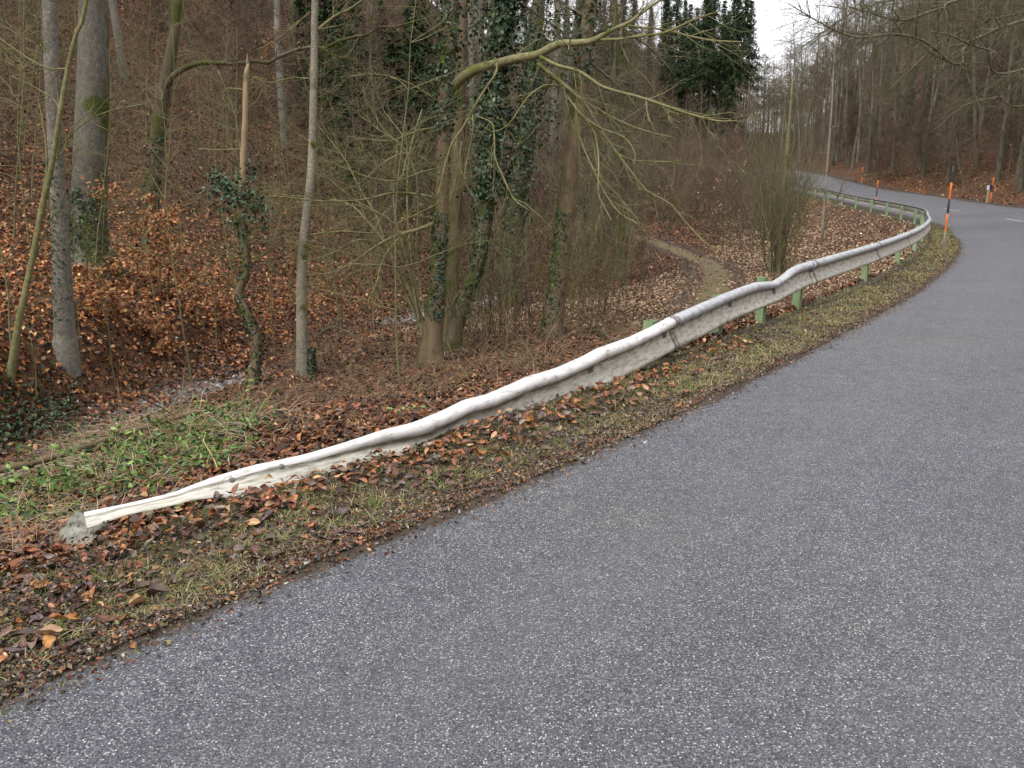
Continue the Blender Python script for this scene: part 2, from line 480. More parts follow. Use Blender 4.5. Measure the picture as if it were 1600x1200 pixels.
ps, pd = PATH.query(GX, GY)
grass = np.exp(-(pd / 0.46) ** 4) * 0.9 * (GY > 12) * (GY < 70)
mud = (np.exp(-((np.abs(pd) - 0.80) / 0.34) ** 2)) * 0.95 * (GY > 13) * (GY < 66)
grav = np.exp(-((A['fd'] + 1.1) / 1.05) ** 2) * (0.95 * (1 - smooth(12.5, 14, GY)) + 0.95 * smooth(18.5, 19.5, GY) * (1 - smooth(23, 25, GY)))
V = np.stack([GX, GY, GZ], -1).reshape(-1, 3)
ground = mesh_np("ground", V, Fq, M_GROUND, attrs=dict(soil=soil.ravel(), moss=mossm.ravel(), grass=grass.ravel(), mud=mud.ravel(), grav=grav.ravel()))
tag(ground, kind='structure')

# ------------------------------------------------------------------ road
ss = np.concatenate([np.arange(0.2, 60, 0.25), np.arange(60, EDGE.s[-1] - 0.5, 0.6)])
dv = np.array([0.30, 0.10, 0.0, -0.12, -0.3, -0.6, -1.0, -1.5, -2.0, -2.5, -3.05, -3.6, -4.3, -5.0, -5.5, -5.9, -6.1, -6.35])
SS, DV = np.meshgrid(ss, dv, indexing='ij')
RX, RY = EDGE.point(SS, DV)
yy = EDGE.val(SS, 1)
bank = 0.042 * smooth(20, 36, yy) * (1 - smooth(85, 105, yy))
RZ = EDGE.val(SS, 2) + bank * np.clip(-DV, 0, WIDTH) - 0.0
dirt = np.maximum((1 - smooth(-0.08, 0.26, -DV)) * 0.92, 1 - smooth(0.0, 0.35, DV + WIDTH + 0.1))
track = np.exp(-((DV + 1.0) / 0.35) ** 2) + np.exp(-((DV + 2.4) / 0.35) ** 2) + np.exp(-((DV + 3.9) / 0.35) ** 2) + np.exp(-((DV + 5.2) / 0.35) ** 2)
m_, n_ = SS.shape
idx = np.arange(m_ * n_).reshape(m_, n_)
Fr = np.stack([idx[:-1, :-1], idx[:-1, 1:], idx[1:, 1:], idx[1:, :-1]], -1).reshape(-1, 4)[:, ::-1]
road = mesh_np("road", np.stack([RX, RY, RZ], -1).reshape(-1, 3), Fr, M_ASPH, attrs=dict(dirt=dirt.ravel(), track=track.ravel()))
tag(road, kind='structure')

# worn centre-line dashes
g = NG("worn_white_paint", 0.6, 0.3)
g.base(g.mix(g.ramp(g.noise(14, 5), [(0.40, 0), (0.62, 1)]), (0.55, 0.56, 0.58), (0.17, 0.17, 0.18)))
M_PAINT = g.m
def dash(sa, sb, label):
    t = np.linspace(sa, sb, 10)
    V = []
    for q in t:
        for dd in (-2.99, -3.10):
            x, y = EDGE.point(q, dd)
            yb = float(EDGE.val(q, 1)); bk = 0.042 * float(smooth(20, 36, yb)) * (1 - float(smooth(85, 105, yb)))
            V.append((float(x), float(y), float(EDGE.val(q, 2)) - bk * dd + 0.005))
    F = np.array([(2 * i, 2 * i + 1, 2 * i + 3, 2 * i + 2) for i in range(9)])[:, ::-1]
    o = mesh_np("road_marking", np.array(V), F, M_PAINT)
    return tag(o, kind='structure')
sc_, _ = EDGE.query(np.array([18.0, 20.4, 22.2]), np.array([37.0, 47.0, 58.0]))
for q in sc_[:2]:
    dash(float(q) - 1.1, float(q) + 1.6, "")

# ------------------------------------------------------------------ tube builder
class Tubes:
    def __init__(s): s.g = {}
    def add(s, pts, rad, sides=3):
        pts = np.asarray(pts, float); rad = np.asarray(rad, float)
        s.g.setdefault((len(pts), sides), []).append((pts, rad))
    def count(s): return sum(len(v) for v in s.g.values())
    def arrays(s):
        Vs, Fs, off = [], [], 0
        for (n, k), L in s.g.items():
            P = np.stack([a for a, b in L]); Rr = np.stack([b for a, b in L])
            T = np.gradient(P, axis=1); T /= np.linalg.norm(T, axis=2, keepdims=True) + 1e-9
            mt = T.mean(1)
            ref = np.zeros_like(mt)
            ax = np.abs(mt).argmin(1)
            ref[np.arange(len(mt)), ax] = 1
            U = np.cross(T, ref[:, None, :]); U /= np.linalg.norm(U, axis=2, keepdims=True) + 1e-9
            W = np.cross(T, U)
            th = np.arange(k) * 2 * math.pi / k
            V = P[:, :, None, :] + Rr[:, :, None, None] * (np.cos(th)[None, None, :, None] * U[:, :, None, :] + np.sin(th)[None, None, :, None] * W[:, :, None, :])
            N = len(L)
            id_ = np.arange(N * n * k).reshape(N, n, k) + off
            a = id_[:, :-1, :]; b = np.roll(id_, -1, 2)[:, :-1, :]; c = np.roll(id_, -1, 2)[:, 1:, :]; d = id_[:, 1:, :]
            Fs.append(np.stack([a, d, c, b], -1).reshape(-1, 4))
            if k >= 5:   # tip caps
                Fs.append(id_[:, -1, ::-1].reshape(-1, k))
            Vs.append(V.reshape(-1, 3)); off += N * n * k
        return np.concatenate(Vs), Fs
    def build(s, name, mat, parent=None, origin=None, attrs=None):
        V, F = s.arrays()
        return mesh_np(name, V, F, mat, parent, origin=origin)

def unit(v):
    v = np.asarray(v, float); return v / (np.linalg.norm(v) + 1e-9)

def grow(T, rng, p, d, L, r, lvl, cfg):
    """recursive bare branch; cfg[lvl] = (npts, sides, wobble, trop, nchild, ang, ratio, start)"""
    npts, sides, wob, trop, nch, ang, ratio, start = cfg[lvl]
    pts = [np.array(p, float)]; d = unit(d)
    st = L / (npts - 1)
    dirs = [d]
    for i in range(npts - 1):
        d = unit(d + rng.normal(0, wob, 3) + np.array((0, 0, trop)))
        pts.append(pts[-1] + d * st); dirs.append(d)
    pts = np.array(pts)
    rad = r * (1 - 0.82 * np.linspace(0, 1, npts) ** 0.9)
    T.add(pts, rad, sides)
    if lvl + 1 < len(cfg):
        for c in range(nch):
            t = start + (1 - start) * (c + rng.random()) / nch
            f = t * (npts - 1); i = min(int(f), npts - 2); q = pts[i] + (pts[i + 1] - pts[i]) * (f - i)
            dd = dirs[i + 1]
            a = unit(np.cross(dd, rng.normal(0, 1, 3)))
            th = ang * rng.uniform(0.7, 1.25)
            nd = unit(dd * math.cos(th) + a * math.sin(th))
            grow(T, rng, q, nd, L * ratio * rng.uniform(0.55, 1.15) * (1.15 - 0.6 * t), max(rad[i] * 0.58, 0.0019), lvl + 1, cfg)
    return pts, rad

# ------------------------------------------------------------------ leaves
LEAF_XY = np.array([(0, -0.5), (0.21, -0.31), (0.30, -0.02), (0.20, 0.27), (0, 0.5), (-0.20, 0.27), (-0.30, -0.02), (-0.21, -0.31)])
def leaf_arrays(P, N, size, rng, curl=0.35, tilt=0.35, width=1.0):
    n = len(P)
    N = N + rng.normal(0, tilt, (n, 3)); N /= np.linalg.norm(N, axis=1, keepdims=True)
    a = rng.normal(0, 1, (n, 3)); U = np.cross(N, a); U /= np.linalg.norm(U, axis=1, keepdims=True)
    W = np.cross(N, U)
    sz = np.asarray(size, float) * np.ones(n)
    cu = rng.normal(0.15, curl, n)
    cv = rng.normal(0.0, curl * 0.8, n)
    wd = width * rng.uniform(0.75, 1.15, n)
    x = LEAF_XY[None, :, 0] * wd[:, None]; y = np.repeat(LEAF_XY[None, :, 1], n, 0)
    x = x + rng.normal(0, 0.03, x.shape)
    z = cu[:, None] * np.abs(x) * 1.6 + cv[:, None] * (y ** 2) * 1.8 + rng.normal(0, 0.10 * curl, x.shape)
    V = P[:, None, :] + sz[:, None, None] * (x[..., None] * U[:, None] + y[..., None] * W[:, None] + z[..., None] * N[:, None])
    b = np.arange(n)[:, None] * 8
    F = np.concatenate([b + np.array([0, 1, 2, 3, 4]), b + np.array([0, 4, 5, 6, 7])], 0)
    return V.reshape(-1, 3), F

def leaves_hi(name, P, N, size, cols, mat, rng, curl=0.5, tilt=0.35):
    n = len(P)
    N = N + rng.normal(0, tilt, (n, 3)); N /= np.linalg.norm(N, axis=1, keepdims=True)
    a = rng.normal(0, 1, (n, 3)); U = np.cross(N, a); U /= np.linalg.norm(U, axis=1, keepdims=True); W = np.cross(N, U)
    rows = np.array([-0.5, -0.36, -0.15, 0.08, 0.30, 0.44, 0.52]); half = np.array([0.01, 0.17, 0.29, 0.31, 0.22, 0.10, 0.0])
    cc = np.array([-1, -0.5, 0, 0.5, 1.0]); nr, nc = len(rows), len(cc)
    wd = rng.uniform(0.6, 1.05, n)
    x = half[None, :, None] * cc[None, None, :] * wd[:, None, None] * (1 + rng.normal(0, 0.07, (n, nr, 1)))
    y = rows[None, :, None] + 0.0 * x
    kx = np.clip(rng.normal(0.8, 1.3, n), -1.4, 2.6) * curl * 2; ky = np.clip(rng.normal(0.2, 0.8, n), -1.2, 1.3) * curl * 1.6; tw = np.clip(rng.normal(0, 1.0, n), -1.5, 1.5) * curl
    z = kx[:, None, None] * x ** 2 * 1.6 + ky[:, None, None] * y ** 2 + tw[:, None, None] * x * y * 1.5 + 0.16 * np.abs(x) + rng.normal(0, 0.02, x.shape) * 1.0
    bend = rng.normal(0, 0.25, n)[:, None, None]
    x = x + bend * (y ** 2)
    V = P[:, None, None, :] + size[:, None, None, None] * (x[..., None] * U[:, None, None] + y[..., None] * W[:, None, None] + z[..., None] * N[:, None, None])
    idx = np.arange(nr * nc).reshape(nr, nc)
    q = np.stack([idx[:-1, :-1], idx[:-1, 1:], idx[1:, 1:], idx[1:, :-1]], -1).reshape(-1, 4)
    F = (np.arange(n)[:, None, None] * (nr * nc) + q[None]).reshape(-1, 4)
    c = np.repeat(cols[:, None, :], nr * nc, 1).reshape(n, nr, nc, 3).copy()
    c[:, :, 2] *= 1.25; c *= (1 + 0.18 * rng.normal(0, 1, (n, nr, nc, 1))).clip(0.5, 1.5)
    return mesh_np(name, V.reshape(-1, 3), F, mat, None, True, attrs=dict(col=c.reshape(-1, 3)))

def palette(n, cols, weights, rng, jit=0.18):
    cols = np.array(cols); w_ = np.array(weights, float); w_ /= w_.sum()
    c = cols[rng.choice(len(cols), n, p=w_)]
    return np.clip(c * rng.lognormal(0, jit, (n, 1)) * rng.normal(1, 0.06, (n, 3)), 0.004, 0.9)

def leaves_obj(name, P, N, size, cols, mat, rng, parent=None, origin=None, **kw):
    V, F = leaf_arrays(P, N, size, rng, **kw)
    return mesh_np(name, V, F, mat, parent, True, attrs=dict(col=np.repeat(cols, 8, 0)), origin=origin)

def tnormal(x, y, e=0.08):
    zx = (terrain(x + e, y) - terrain(x - e, y)) / (2 * e)
    zy = (terrain(x, y + e) - terrain(x, y - e)) / (2 * e)
    n = np.stack([-zx, -zy, np.ones_like(zx)], -1)
    return n / np.linalg.norm(n, axis=1, keepdims=True)

BROWNS = [(0.150, 0.068, 0.038), (0.32, 0.135, 0.050), (0.40, 0.24, 0.13), (0.058, 0.036, 0.024), (0.19, 0.140, 0.115), (0.23, 0.092, 0.046)]
ORANGE = [(0.54, 0.235, 0.080), (0.41, 0.16, 0.056), (0.22, 0.085, 0.036), (0.60, 0.35, 0.18), (0.07, 0.036, 0.020)]

# verge leaf drift along the rail and thinning towards the road
rng = np.random.default_rng(11)
def scatter_polar(n, r0, r1, a0, a1, rng, pw=0.0):
    r = np.exp(rng.uniform(math.log(r0), math.log(r1), n)) if pw == 0 else (rng.uniform(0, 1, n) ** pw) * (r1 - r0) + r0
    a = rng.uniform(R(a0), R(a1), n)
    return r * np.sin(a), r * np.cos(a)
x, y = scatter_polar(60000, 2.3, 45, -48, 40, rng)
s_, d_ = EDGE.query(x, y); rs_, rdd = RAIL.query(x, y); sy = EDGE.val(s_, 1)
nearr = np.exp(-((-rdd - 0.12) / 0.27) ** 2) * (rdd < -0.105) * (1 - 0.85 * smooth(6.8, 9.5, sy)) * 2.6
lump = 0.5 + 0.9 * fbm(x, y, 1.3, 41)
corner = (1 - smooth(2.2, 3.6, sy + 0.0)) * smooth(0.05, 0.35, d_) * 0.40
prob = (0.13 * lump.clip(0, 1.4) * smooth(-0.02, 0.25, d_) * (1 - smooth(8, 20, sy) * 0.35) + nearr + corner) * (d_ > 0.0) * (d_ < 1.6) * (np.abs(rdd + 0.02) > 0.10 - 0.03 * (sy < 3.2))
prob = np.where(rdd > 0.0, np.minimum(prob, 0.25), prob)
keep = rng.random(len(x)) < prob
x, y = x[keep], y[keep]
lift = rng.uniform(0.004, 0.03, len(x)) + 0.045 * np.minimum(nearr[keep], 1) * rng.random(len(x))
P = np.stack([x, y, terrain(x, y) + lift], 1)
ww = np.array([3, 3.2, 0.9, 1.5, 1.6, 3]); cv_ = palette(len(x), BROWNS, ww, rng, 0.25)
wet = palette(len(x), [(0.11, 0.075, 0.068), (0.15, 0.085, 0.065), (0.20, 0.15, 0.14), (0.07, 0.045, 0.040)], [3, 3, 1.2, 2], rng, 0.2)
fw = (rng.random(len(x)) < 0.65 * (1 - nearr[keep].clip(0, 1)))[:, None]
o = leaves_hi("verge_leaves", P, tnormal(x, y), rng.uniform(0.034, 0.078, len(x)) * (1 + 0.25 * (sy[keep] < 3.0)), np.where(fw, wet, cv_), M_LEAF, rng, curl=0.5, tilt=0.28)
tag(o, "fallen brown leaves drifted against the foot of the guardrail and thinly strewn over the verge", "fallen leaves", kind='stuff')

# litter on bank, valley floor and hillsides
x, y = scatter_polar(330000, 4.5, 85, -47, 44, rng)
z, A2 = terrain(x, y, True)
ok = (((A2['d'] > 1.0) & (A2['rd'] > 0.07)) | ((A2['d'] > 0.9) & (A2['rs'] < 0.02)) | (A2['dr'] > 0.5))
ps_, pd_ = PATH.query(x, y)
gravp = np.exp(-((A2['fd'] + 0.9) / 0.7) ** 2) * (y < 24)
pk = ok * (1 - 0.9 * np.exp(-(pd_ / 1.1) ** 4) * (y > 12)) * (1 - 0.9 * gravp * (np.where(y < 13.5, 1, (y > 18.5)))) 
keep = rng.random(len(x)) < pk
x, y, z = x[keep], y[keep], z[keep]
fd_ = A2['fd'][keep]; r_ = np.hypot(x, y)
P = np.stack([x, y, z + rng.uniform(0.005, 0.05, len(x))], 1)
cA = palette(len(x), BROWNS, [3, 2.0, 1.2, 4, 1.2, 2.5], rng, 0.28) * 0.95
cB = palette(len(x), ORANGE, [2.2, 3, 3, 1.2, 2], rng, 0.28)
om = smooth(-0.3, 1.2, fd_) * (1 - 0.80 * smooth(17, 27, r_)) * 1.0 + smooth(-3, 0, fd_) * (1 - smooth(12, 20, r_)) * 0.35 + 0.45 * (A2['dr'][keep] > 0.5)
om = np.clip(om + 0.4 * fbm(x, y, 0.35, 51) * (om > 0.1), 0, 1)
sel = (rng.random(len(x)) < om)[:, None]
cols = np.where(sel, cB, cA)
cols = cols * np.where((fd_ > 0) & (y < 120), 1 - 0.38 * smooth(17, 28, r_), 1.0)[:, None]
tan_bank = (A2['d'][keep] > 1.0) & (A2['d'][keep] < 9) & (y > 16)
tb_ = palette(len(x), [(0.40, 0.27, 0.165), (0.27, 0.17, 0.10), (0.50, 0.38, 0.26), (0.15, 0.095, 0.06)], [3, 3, 1.6, 1.2], rng, 0.2)
cols = np.where(tan_bank[:, None], tb_, cols)
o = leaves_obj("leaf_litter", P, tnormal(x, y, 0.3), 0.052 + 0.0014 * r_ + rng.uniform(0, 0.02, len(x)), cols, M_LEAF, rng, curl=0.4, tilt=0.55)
tag(o, "carpet of rust brown beech leaves over the hollow and the wooded slopes", "leaf litter", kind='stuff')

# ------------------------------------------------------------------ grass tufts / straw
def blades(P, H, lean, width, cols, name, mat, rng, nseg=3, droop=0.6):
    n = len(P)
    a = rng.uniform(0, 2 * math.pi, n)
    D = np.stack([np.cos(a), np.sin(a), np.zeros(n)], 1)
    side = np.stack([-np.sin(a), np.cos(a), np.zeros(n)], 1)
    V = np.zeros((n, nseg + 1, 2, 3))
    for k in range(nseg + 1):
        t = k / nseg
        c = P + D * (lean * H * t ** 1.6)[:, None] + np.array((0, 0, 1))[None] * (H * (t - droop * lean * t * t * 0.8))[:, None]
        wv = side * (width * (1 - t * 0.85) * 0.5)[:, None]
        V[:, k, 0] = c - wv; V[:, k, 1] = c + wv
    b = np.arange(n)[:, None] * (2 * (nseg + 1))
    F = np.concatenate([b + np.array([2 * k, 2 * k + 1, 2 * k + 3, 2 * k + 2]) for k in range(nseg)], 0)
    return mesh_np(name, V.reshape(-1, 3), F, mat, attrs=dict(col=np.repeat(cols, 2 * (nseg + 1), 0)))

rng = np.random.default_rng(21)
N_ = 330000
sv = EDGE.query(np.array([-1.9]), np.array([2.0]))[0][0] + (rng.random(N_) ** 1.7) * 36
dg = rng.uniform(0.0, 1.35, N_)
x, y = EDGE.point(sv, dg)
clump = fbm(x, y, 2.0, 61); cl2 = vnoise(x, y, 11, 62)
k = rng.random(N_) < (0.10 + 0.9 * smooth(-0.10, 0.35, clump + 0.45 * cl2)) * smooth(0.0, 0.15, dg) * (1 - smooth(1.0, 1.3, dg)) * (1 - 0.8 * (RAIL.query(x, y)[1] > -0.12))
x, y = x[k], y[k]; r_ = np.hypot(x, y)
H = rng.uniform(0.012, 0.036, len(x)) * (1 + 0.8 * (rng.random(len(x)) < 0.10)) * (1 + 0.02 * r_)
P = np.stack([x, y, terrain(x, y) - 0.002], 1)
gc = palette(len(x), [(0.15, 0.15, 0.05), (0.10, 0.12, 0.035), (0.40, 0.34, 0.19), (0.24, 0.185, 0.11), (0.17, 0.23, 0.06)], [3, 1.6, 3.8, 3.2, 0.9], rng, 0.22)
o = blades(P, H, rng.uniform(0.4, 1.6, len(x)), 0.0030 + 0.0005 * r_, gc, "verge_grass", M_STEM, rng)
tag(o, "short mossy grass tufts in the muddy strip between asphalt and guardrail", "grass", kind='stuff')
tuft = []
for _ in range(300):
    q = EDGE.query(np.array([-1.9]), np.array([2.0]))[0][0] + rng.random() ** 1.5 * 14; dd_ = rng.uniform(0.15, 1.15)
    x0, y0 = EDGE.point(q, dd_); m = rng.integers(8, 26)
    tuft.append(np.stack([float(x0) + rng.normal(0, 0.018, m), float(y0) + rng.normal(0, 0.018, m)], 1))
tuft = np.vstack(tuft); P = np.stack([tuft[:, 0], tuft[:, 1], terrain(tuft[:, 0], tuft[:, 1])], 1)
o = blades(P, rng.uniform(0.035, 0.095, len(P)), rng.uniform(0.7, 1.9, len(P)), np.full(len(P), 0.0038), palette(len(P), [(0.17, 0.20, 0.055), (0.36, 0.30, 0.14), (0.13, 0.17, 0.04), (0.42, 0.36, 0.20)], [3, 2, 2, 1.2], rng, 0.2), "grass_tufts", M_STEM, rng, nseg=5)
tag(o, "longer yellow-green grass blades poking up through the verge leaves", "grass", kind='stuff')
# crumbs of leaf and earth
N_ = 115000
sv = EDGE.query(np.array([-1.9]), np.array([2.0]))[0][0] + (rng.random(N_) ** 1.9) * 30
dg = np.where(rng.random(N_) < 0.5, rng.normal(0.35, 0.42, N_), rng.normal(0.06, 0.07, N_))
k = (dg > -0.16) & (dg < 1.3) & (rng.random(N_) < np.where(dg < 0, 0.22, 1)); sv, dg = sv[k], dg[k]
x, y = EDGE.point(sv, dg); z0 = np.maximum(terrain(x, y), np.interp(sv, EDGE.s, EDGE.p[:, 2]))
o = leaves_obj("earth_crumbs", np.stack([x, y, z0 + 0.004], 1), tnormal(x, y), rng.uniform(0.006, 0.028, len(x)), palette(len(x), BROWNS + [(0.095, 0.078, 0.062), (0.27, 0.25, 0.21), (0.15, 0.14, 0.06)], [2, 1, 0.8, 2.5, 2, 1.5, 5, 1.6, 2.2], rng, 0.3), M_LEAF, rng, curl=0.5, tilt=0.6)
tag(o, "crumbs of earth and broken leaf along the ragged edge of the asphalt", "debris", kind='stuff')

def arcs(T, rng, n, area, L0, L1, r, up=0.5):
    """thin arching dead stems: T Tubes, area() -> x,y arrays"""
    x, y = area(n)
    z = terrain(x, y)
    for i in range(n):
        L = rng.uniform(L0, L1); a = rng.uniform(0, 2 * math.pi)
        d = np.array((math.cos(a), math.sin(a), rng.uniform(0.1, 1.2) * up * 2))
        d = unit(d); p = np.array((x[i], y[i], z[i] - 0.01)); pts = [p]
        for k in range(4):
            d = unit(d + np.array((0, 0, -0.32)) + rng.normal(0, 0.16, 3))
            p = p + d * L / 4; pts.append(p)
        T.add(np.array(pts), r * rng.uniform(0.6, 1.3) * np.linspace(1, 0.4, 5), 3)

# ------------------------------------------------------------------ near-left bank: dry grass, stems, evergreen ivy
def area_px(rect, rng, ymax=30):
    """rough ground area between four surveyed corners"""
    (x0, y0, x1, y1) = rect
    c = np.array([hit(x0, y0), hit(x1, y0), hit(x1, y1), hit(x0, y1)])
    def f(n):
        a = rng.random(n)[:, None]; b = rng.random(n)[:, None]
        q = (c[0] * (1 - a) + c[1] * a) * (1 - b) + (c[3] * (1 - a) + c[2] * a) * b
        q = q + rng.normal(0, 0.10, q.shape)
        return q[:, 0], q[:, 1]
    return f
rng = np.random.default_rng(31)
def keep_left(f, lim=0.10):
    def h(n):
        xs, ys = [], []
        tot = 0
        while tot < n:
            x, y = f(n * 2)
            _, rd = RAIL.query(x, y)
            s_, d_ = EDGE.query(x, y)
            k = (rd > lim) & (d_ > 1.15)
            xs.append(x[k]); ys.append(y[k]); tot += k.sum()
            if len(xs) > 8: break
        x = np.concatenate(xs); y = np.concatenate(ys)
        while len(x) < n: x = np.concatenate([x, x]); y = np.concatenate([y, y])
        return x[:n], y[:n]
    return h
def stems_obj(name, label, cat, specs, cols, rng):
    T = Tubes()
    for (rect, n, L0, L1, r, up) in specs:
        arcs(T, rng, n, keep_left(area_px(rect, rng)), L0, L1, r, up)
    V, F = T.arrays()
    nb = T.count()
    c = palette(nb, cols, [1] * len(cols), rng, 0.2)
    o = mesh_np(name, V, F, M_STEM, attrs=dict(col=np.repeat(c, 15, 0)))
    return tag(o, label, cat, kind='stuff')
stems_obj("dry_grass", "matted pale straw and dead grass on the bank behind the buried rail end", "dry grass",
          [((-60, 775, 250, 722), 3000, 0.12, 0.5, 0.0042, 0.6), ((90, 712, 420, 655), 4200, 0.15, 0.6, 0.0036, 0.5), ((-60, 880, 140, 800), 3600, 0.12, 0.40, 0.0026, 0.5), ((-40, 830, 420, 700), 2400, 0.15, 0.4, 0.0028, 0.45)],
          [(0.44, 0.34, 0.22), (0.32, 0.23, 0.14), (0.20, 0.12, 0.075), (0.55, 0.46, 0.34)], rng)
stems_obj("dead_bramble", "tangle of thin dead stems and brambles on the flat ground below the trees", "brambles",
          [((300, 700, 700, 600), 4200, 0.12, 0.45, 0.0032, 0.6), ((400, 650, 900, 560), 4600, 0.12, 0.45, 0.0034, 0.6), ((600, 600, 1050, 500), 4200, 0.15, 0.5, 0.0042, 0.6),
           ((450, 590, 1000, 490), 2400, 0.3, 0.9, 0.0042, 0.8), ((850, 520, 1250, 430), 2600, 0.2, 0.6, 0.006, 0.7)],
          [(0.20, 0.125, 0.078), (0.30, 0.21, 0.13), (0.13, 0.08, 0.055), (0.23, 0.18, 0.095)], rng)

# evergreen ivy sprawling round the fallen branch
T = Tubes(); LP = []; LN = []
ivy_rects = [((-40, 840, 110, 770), 60), ((0, 790, 200, 730), 75), ((150, 750, 330, 700), 80), ((230, 715, 400, 665), 85), ((150, 800, 330, 745), 25), ((330, 690, 420, 655), 40)]
for rect, n in ivy_rects:
    fx, fy = keep_left(area_px(rect, rng), 0.14)(n)
    fz = terrain(fx, fy)
    for i in range(n):
        if fbm(fx[i], fy[i], 2.0, 95) < -0.24: continue
        L = rng.uniform(0.18, 0.5); a = rng.uniform(0, 6.28)
        d = unit((math.cos(a), math.sin(a), rng.uniform(0.5, 1.6))); p = np.array((fx[i], fy[i], fz[i])); pts = [p]
        for k in range(5):
            d = unit(d + np.array((0, 0, -0.22)) + rng.normal(0, 0.2, 3)); p = p + d * L / 5; p[2] = max(p[2], zat(p[0], p[1]) + 0.01) if k == 4 else p[2]; pts.append(p)
            for q in range(3):
                LP.append(p + rng.normal(0, 0.022, 3)); LN.append(unit(rng.normal(0, 0.6, 3) + (0, -0.3, 0.7)))
        T.add(np.array(pts), 0.0040 * np.linspace(1.2, 0.5, 6), 3)
o = leaves_obj("ivy_undergrowth", np.array(LP), np.array(LN), rng.uniform(0.036, 0.066, len(LP)), palette(len(LP), [(0.12, 0.21, 0.035), (0.07, 0.14, 0.028), (0.21, 0.33, 0.08), (0.032, 0.07, 0.024)], [3, 3, 1.2, 2], rng, 0.25), M_GREEN, rng, curl=0.3, tilt=0.4, width=0.8)
tag(o, "bright green trailing evergreen leaves around the fallen branch behind the rail end", "ground cover", kind='stuff')
iv = o
V, F = T.arrays()
o = mesh_np("ivy_stems", V, F, M_STEM, parent=iv, attrs=dict(col=np.repeat(palette(T.count(), [(0.42, 0.34, 0.17), (0.28, 0.24, 0.11)], [1, 1], rng), 18, 0)))

fx, fy = area_px((-60, 690, 125, 612), rng)(900)
zz_ = terrain(fx, fy)
o = leaves_obj("bank_ivy", np.stack([fx, fy, zz_ + rng.uniform(0.01, 0.22, 900)], 1), rng.normal(0, 0.5, (900, 3)) + (0.1, -0.5, 0.7), rng.uniform(0.04, 0.08, 900), palette(900, [(0.03, 0.06, 0.02), (0.05, 0.09, 0.02), (0.02, 0.03, 0.015)], [2, 1, 2], rng, 0.25), M_GREEN, rng)
tag(o, "dark ivy and moss hanging over the undercut stream bank at the left edge", "ground cover", kind='stuff')
gb = []
for rect, n in (((-40, 840, 110, 775), 16), ((0, 790, 200, 735), 22), ((150, 750, 330, 700), 20), ((230, 715, 400, 665), 24)):
    fx, fy = keep_left(area_px(rect, rng), 0.12)(n)
    for i in range(n):
        m = rng.integers(10, 34); gb.append(np.stack([fx[i] + rng.normal(0, 0.03, m), fy[i] + rng.normal(0, 0.03, m)], 1))
gb = np.vstack(gb); P = np.stack([gb[:, 0], gb[:, 1], terrain(gb[:, 0], gb[:, 1])], 1)
o = blades(P, rng.uniform(0.10, 0.26, len(P)), rng.uniform(0.9, 2.0, len(P)), np.full(len(P), 0.0062), palette(len(P), [(0.12, 0.21, 0.035), (0.19, 0.28, 0.07), (0.40, 0.34, 0.18), (0.07, 0.13, 0.025)], [3, 2, 1.3, 2], rng, 0.2), "long_grass", M_STEM, rng, nseg=6)
tag(o, "long arching green grass blades on the bank around the fallen branch", "grass", kind='stuff')
# small green plants
def little_plant(px, py, n, label, size=0.06):
    p = hit(px, py); rg = np.random.default_rng(int(px))
    P = p + rg.normal(0, 1, (n, 3)) * np.array((0.07, 0.07, 0.03)) + np.array((0, 0, 0.05))
    N = rg.normal(0, 0.35, (n, 3)) + np.array((0, -0.4, 0.9))
    root = empty("small_plant", p, label, "plant")
    leaves_obj("foliage", P, N, rg.uniform(0.6, 1.1, n) * size, palette(n, [(0.12, 0.26, 0.05), (0.20, 0.36, 0.10)], [1, 1], rg), M_GREEN, rg, root, p, curl=0.15, tilt=0.2)
    T = Tubes()
    for q in P: T.add(np.array([p + (0, 0, -0.01), (p + q) / 2 + (0, 0, 0.01), q]), np.array([0.002, 0.0015, 0.001]), 3)
    T.build("stem", M_TWIG_Y, root, p)
little_plant(645, 650, 14, "small fresh green rosette in the dead leaves behind the middle of the white rail", 0.07)
little_plant(362, 728, 9, "tiny pale green sprig just behind the riveted part of the white rail", 0.07)
little_plant(792, 562, 7, "little green seedling on the flat ground between two trees and the rail", 0.07)

# pebbles of the stream bed
rng = np.random.default_rng(41)
ico = []
t = (1 + 5 ** 0.5) / 2
IV = np.array([(-1, t, 0), (1, t, 0), (-1, -t, 0), (1, -t, 0), (0, -1, t), (0, 1, t), (0, -1, -t), (0, 1, -t), (t, 0, -1), (t, 0, 1), (-t, 0, -1), (-t, 0, 1)]) / 1.9
IF = np.array([(0, 11, 5), (0, 5, 1), (0, 1, 7), (0, 7, 10), (0, 10, 11), (1, 5, 9), (5, 11, 4), (11, 10, 2), (10, 7, 6), (7, 1, 8), (3, 9, 4), (3, 4, 2), (3, 2, 6), (3, 6, 8), (3, 8, 9), (4, 9, 5), (2, 4, 11), (6, 2, 10), (8, 6, 7), (9, 8, 1)])
N_ = 14000
fs = rng.uniform(4, 34, N_); fdv = rng.normal(-1.1, 0.6, N_)
x, y = FOOT.point(fs, fdv)
k = (y < 13.8) | ((y > 18.5) & (y < 24)); x, y = x[k], y[k]; n = len(x)
sz = rng.uniform(0.012, 0.038, n)
V = np.stack([x, y, terrain(x, y) + 0.005], 1)[:, None, :] + IV[None] * sz[:, None, None] * rng.uniform(0.6, 1.2, (n, 1, 3)) * (1, 1, 0.6) + rng.normal(0, 0.003, (n, 12, 3))
F = (np.arange(n)[:, None, None] * 12 + IF[None]).reshape(-1, 3)
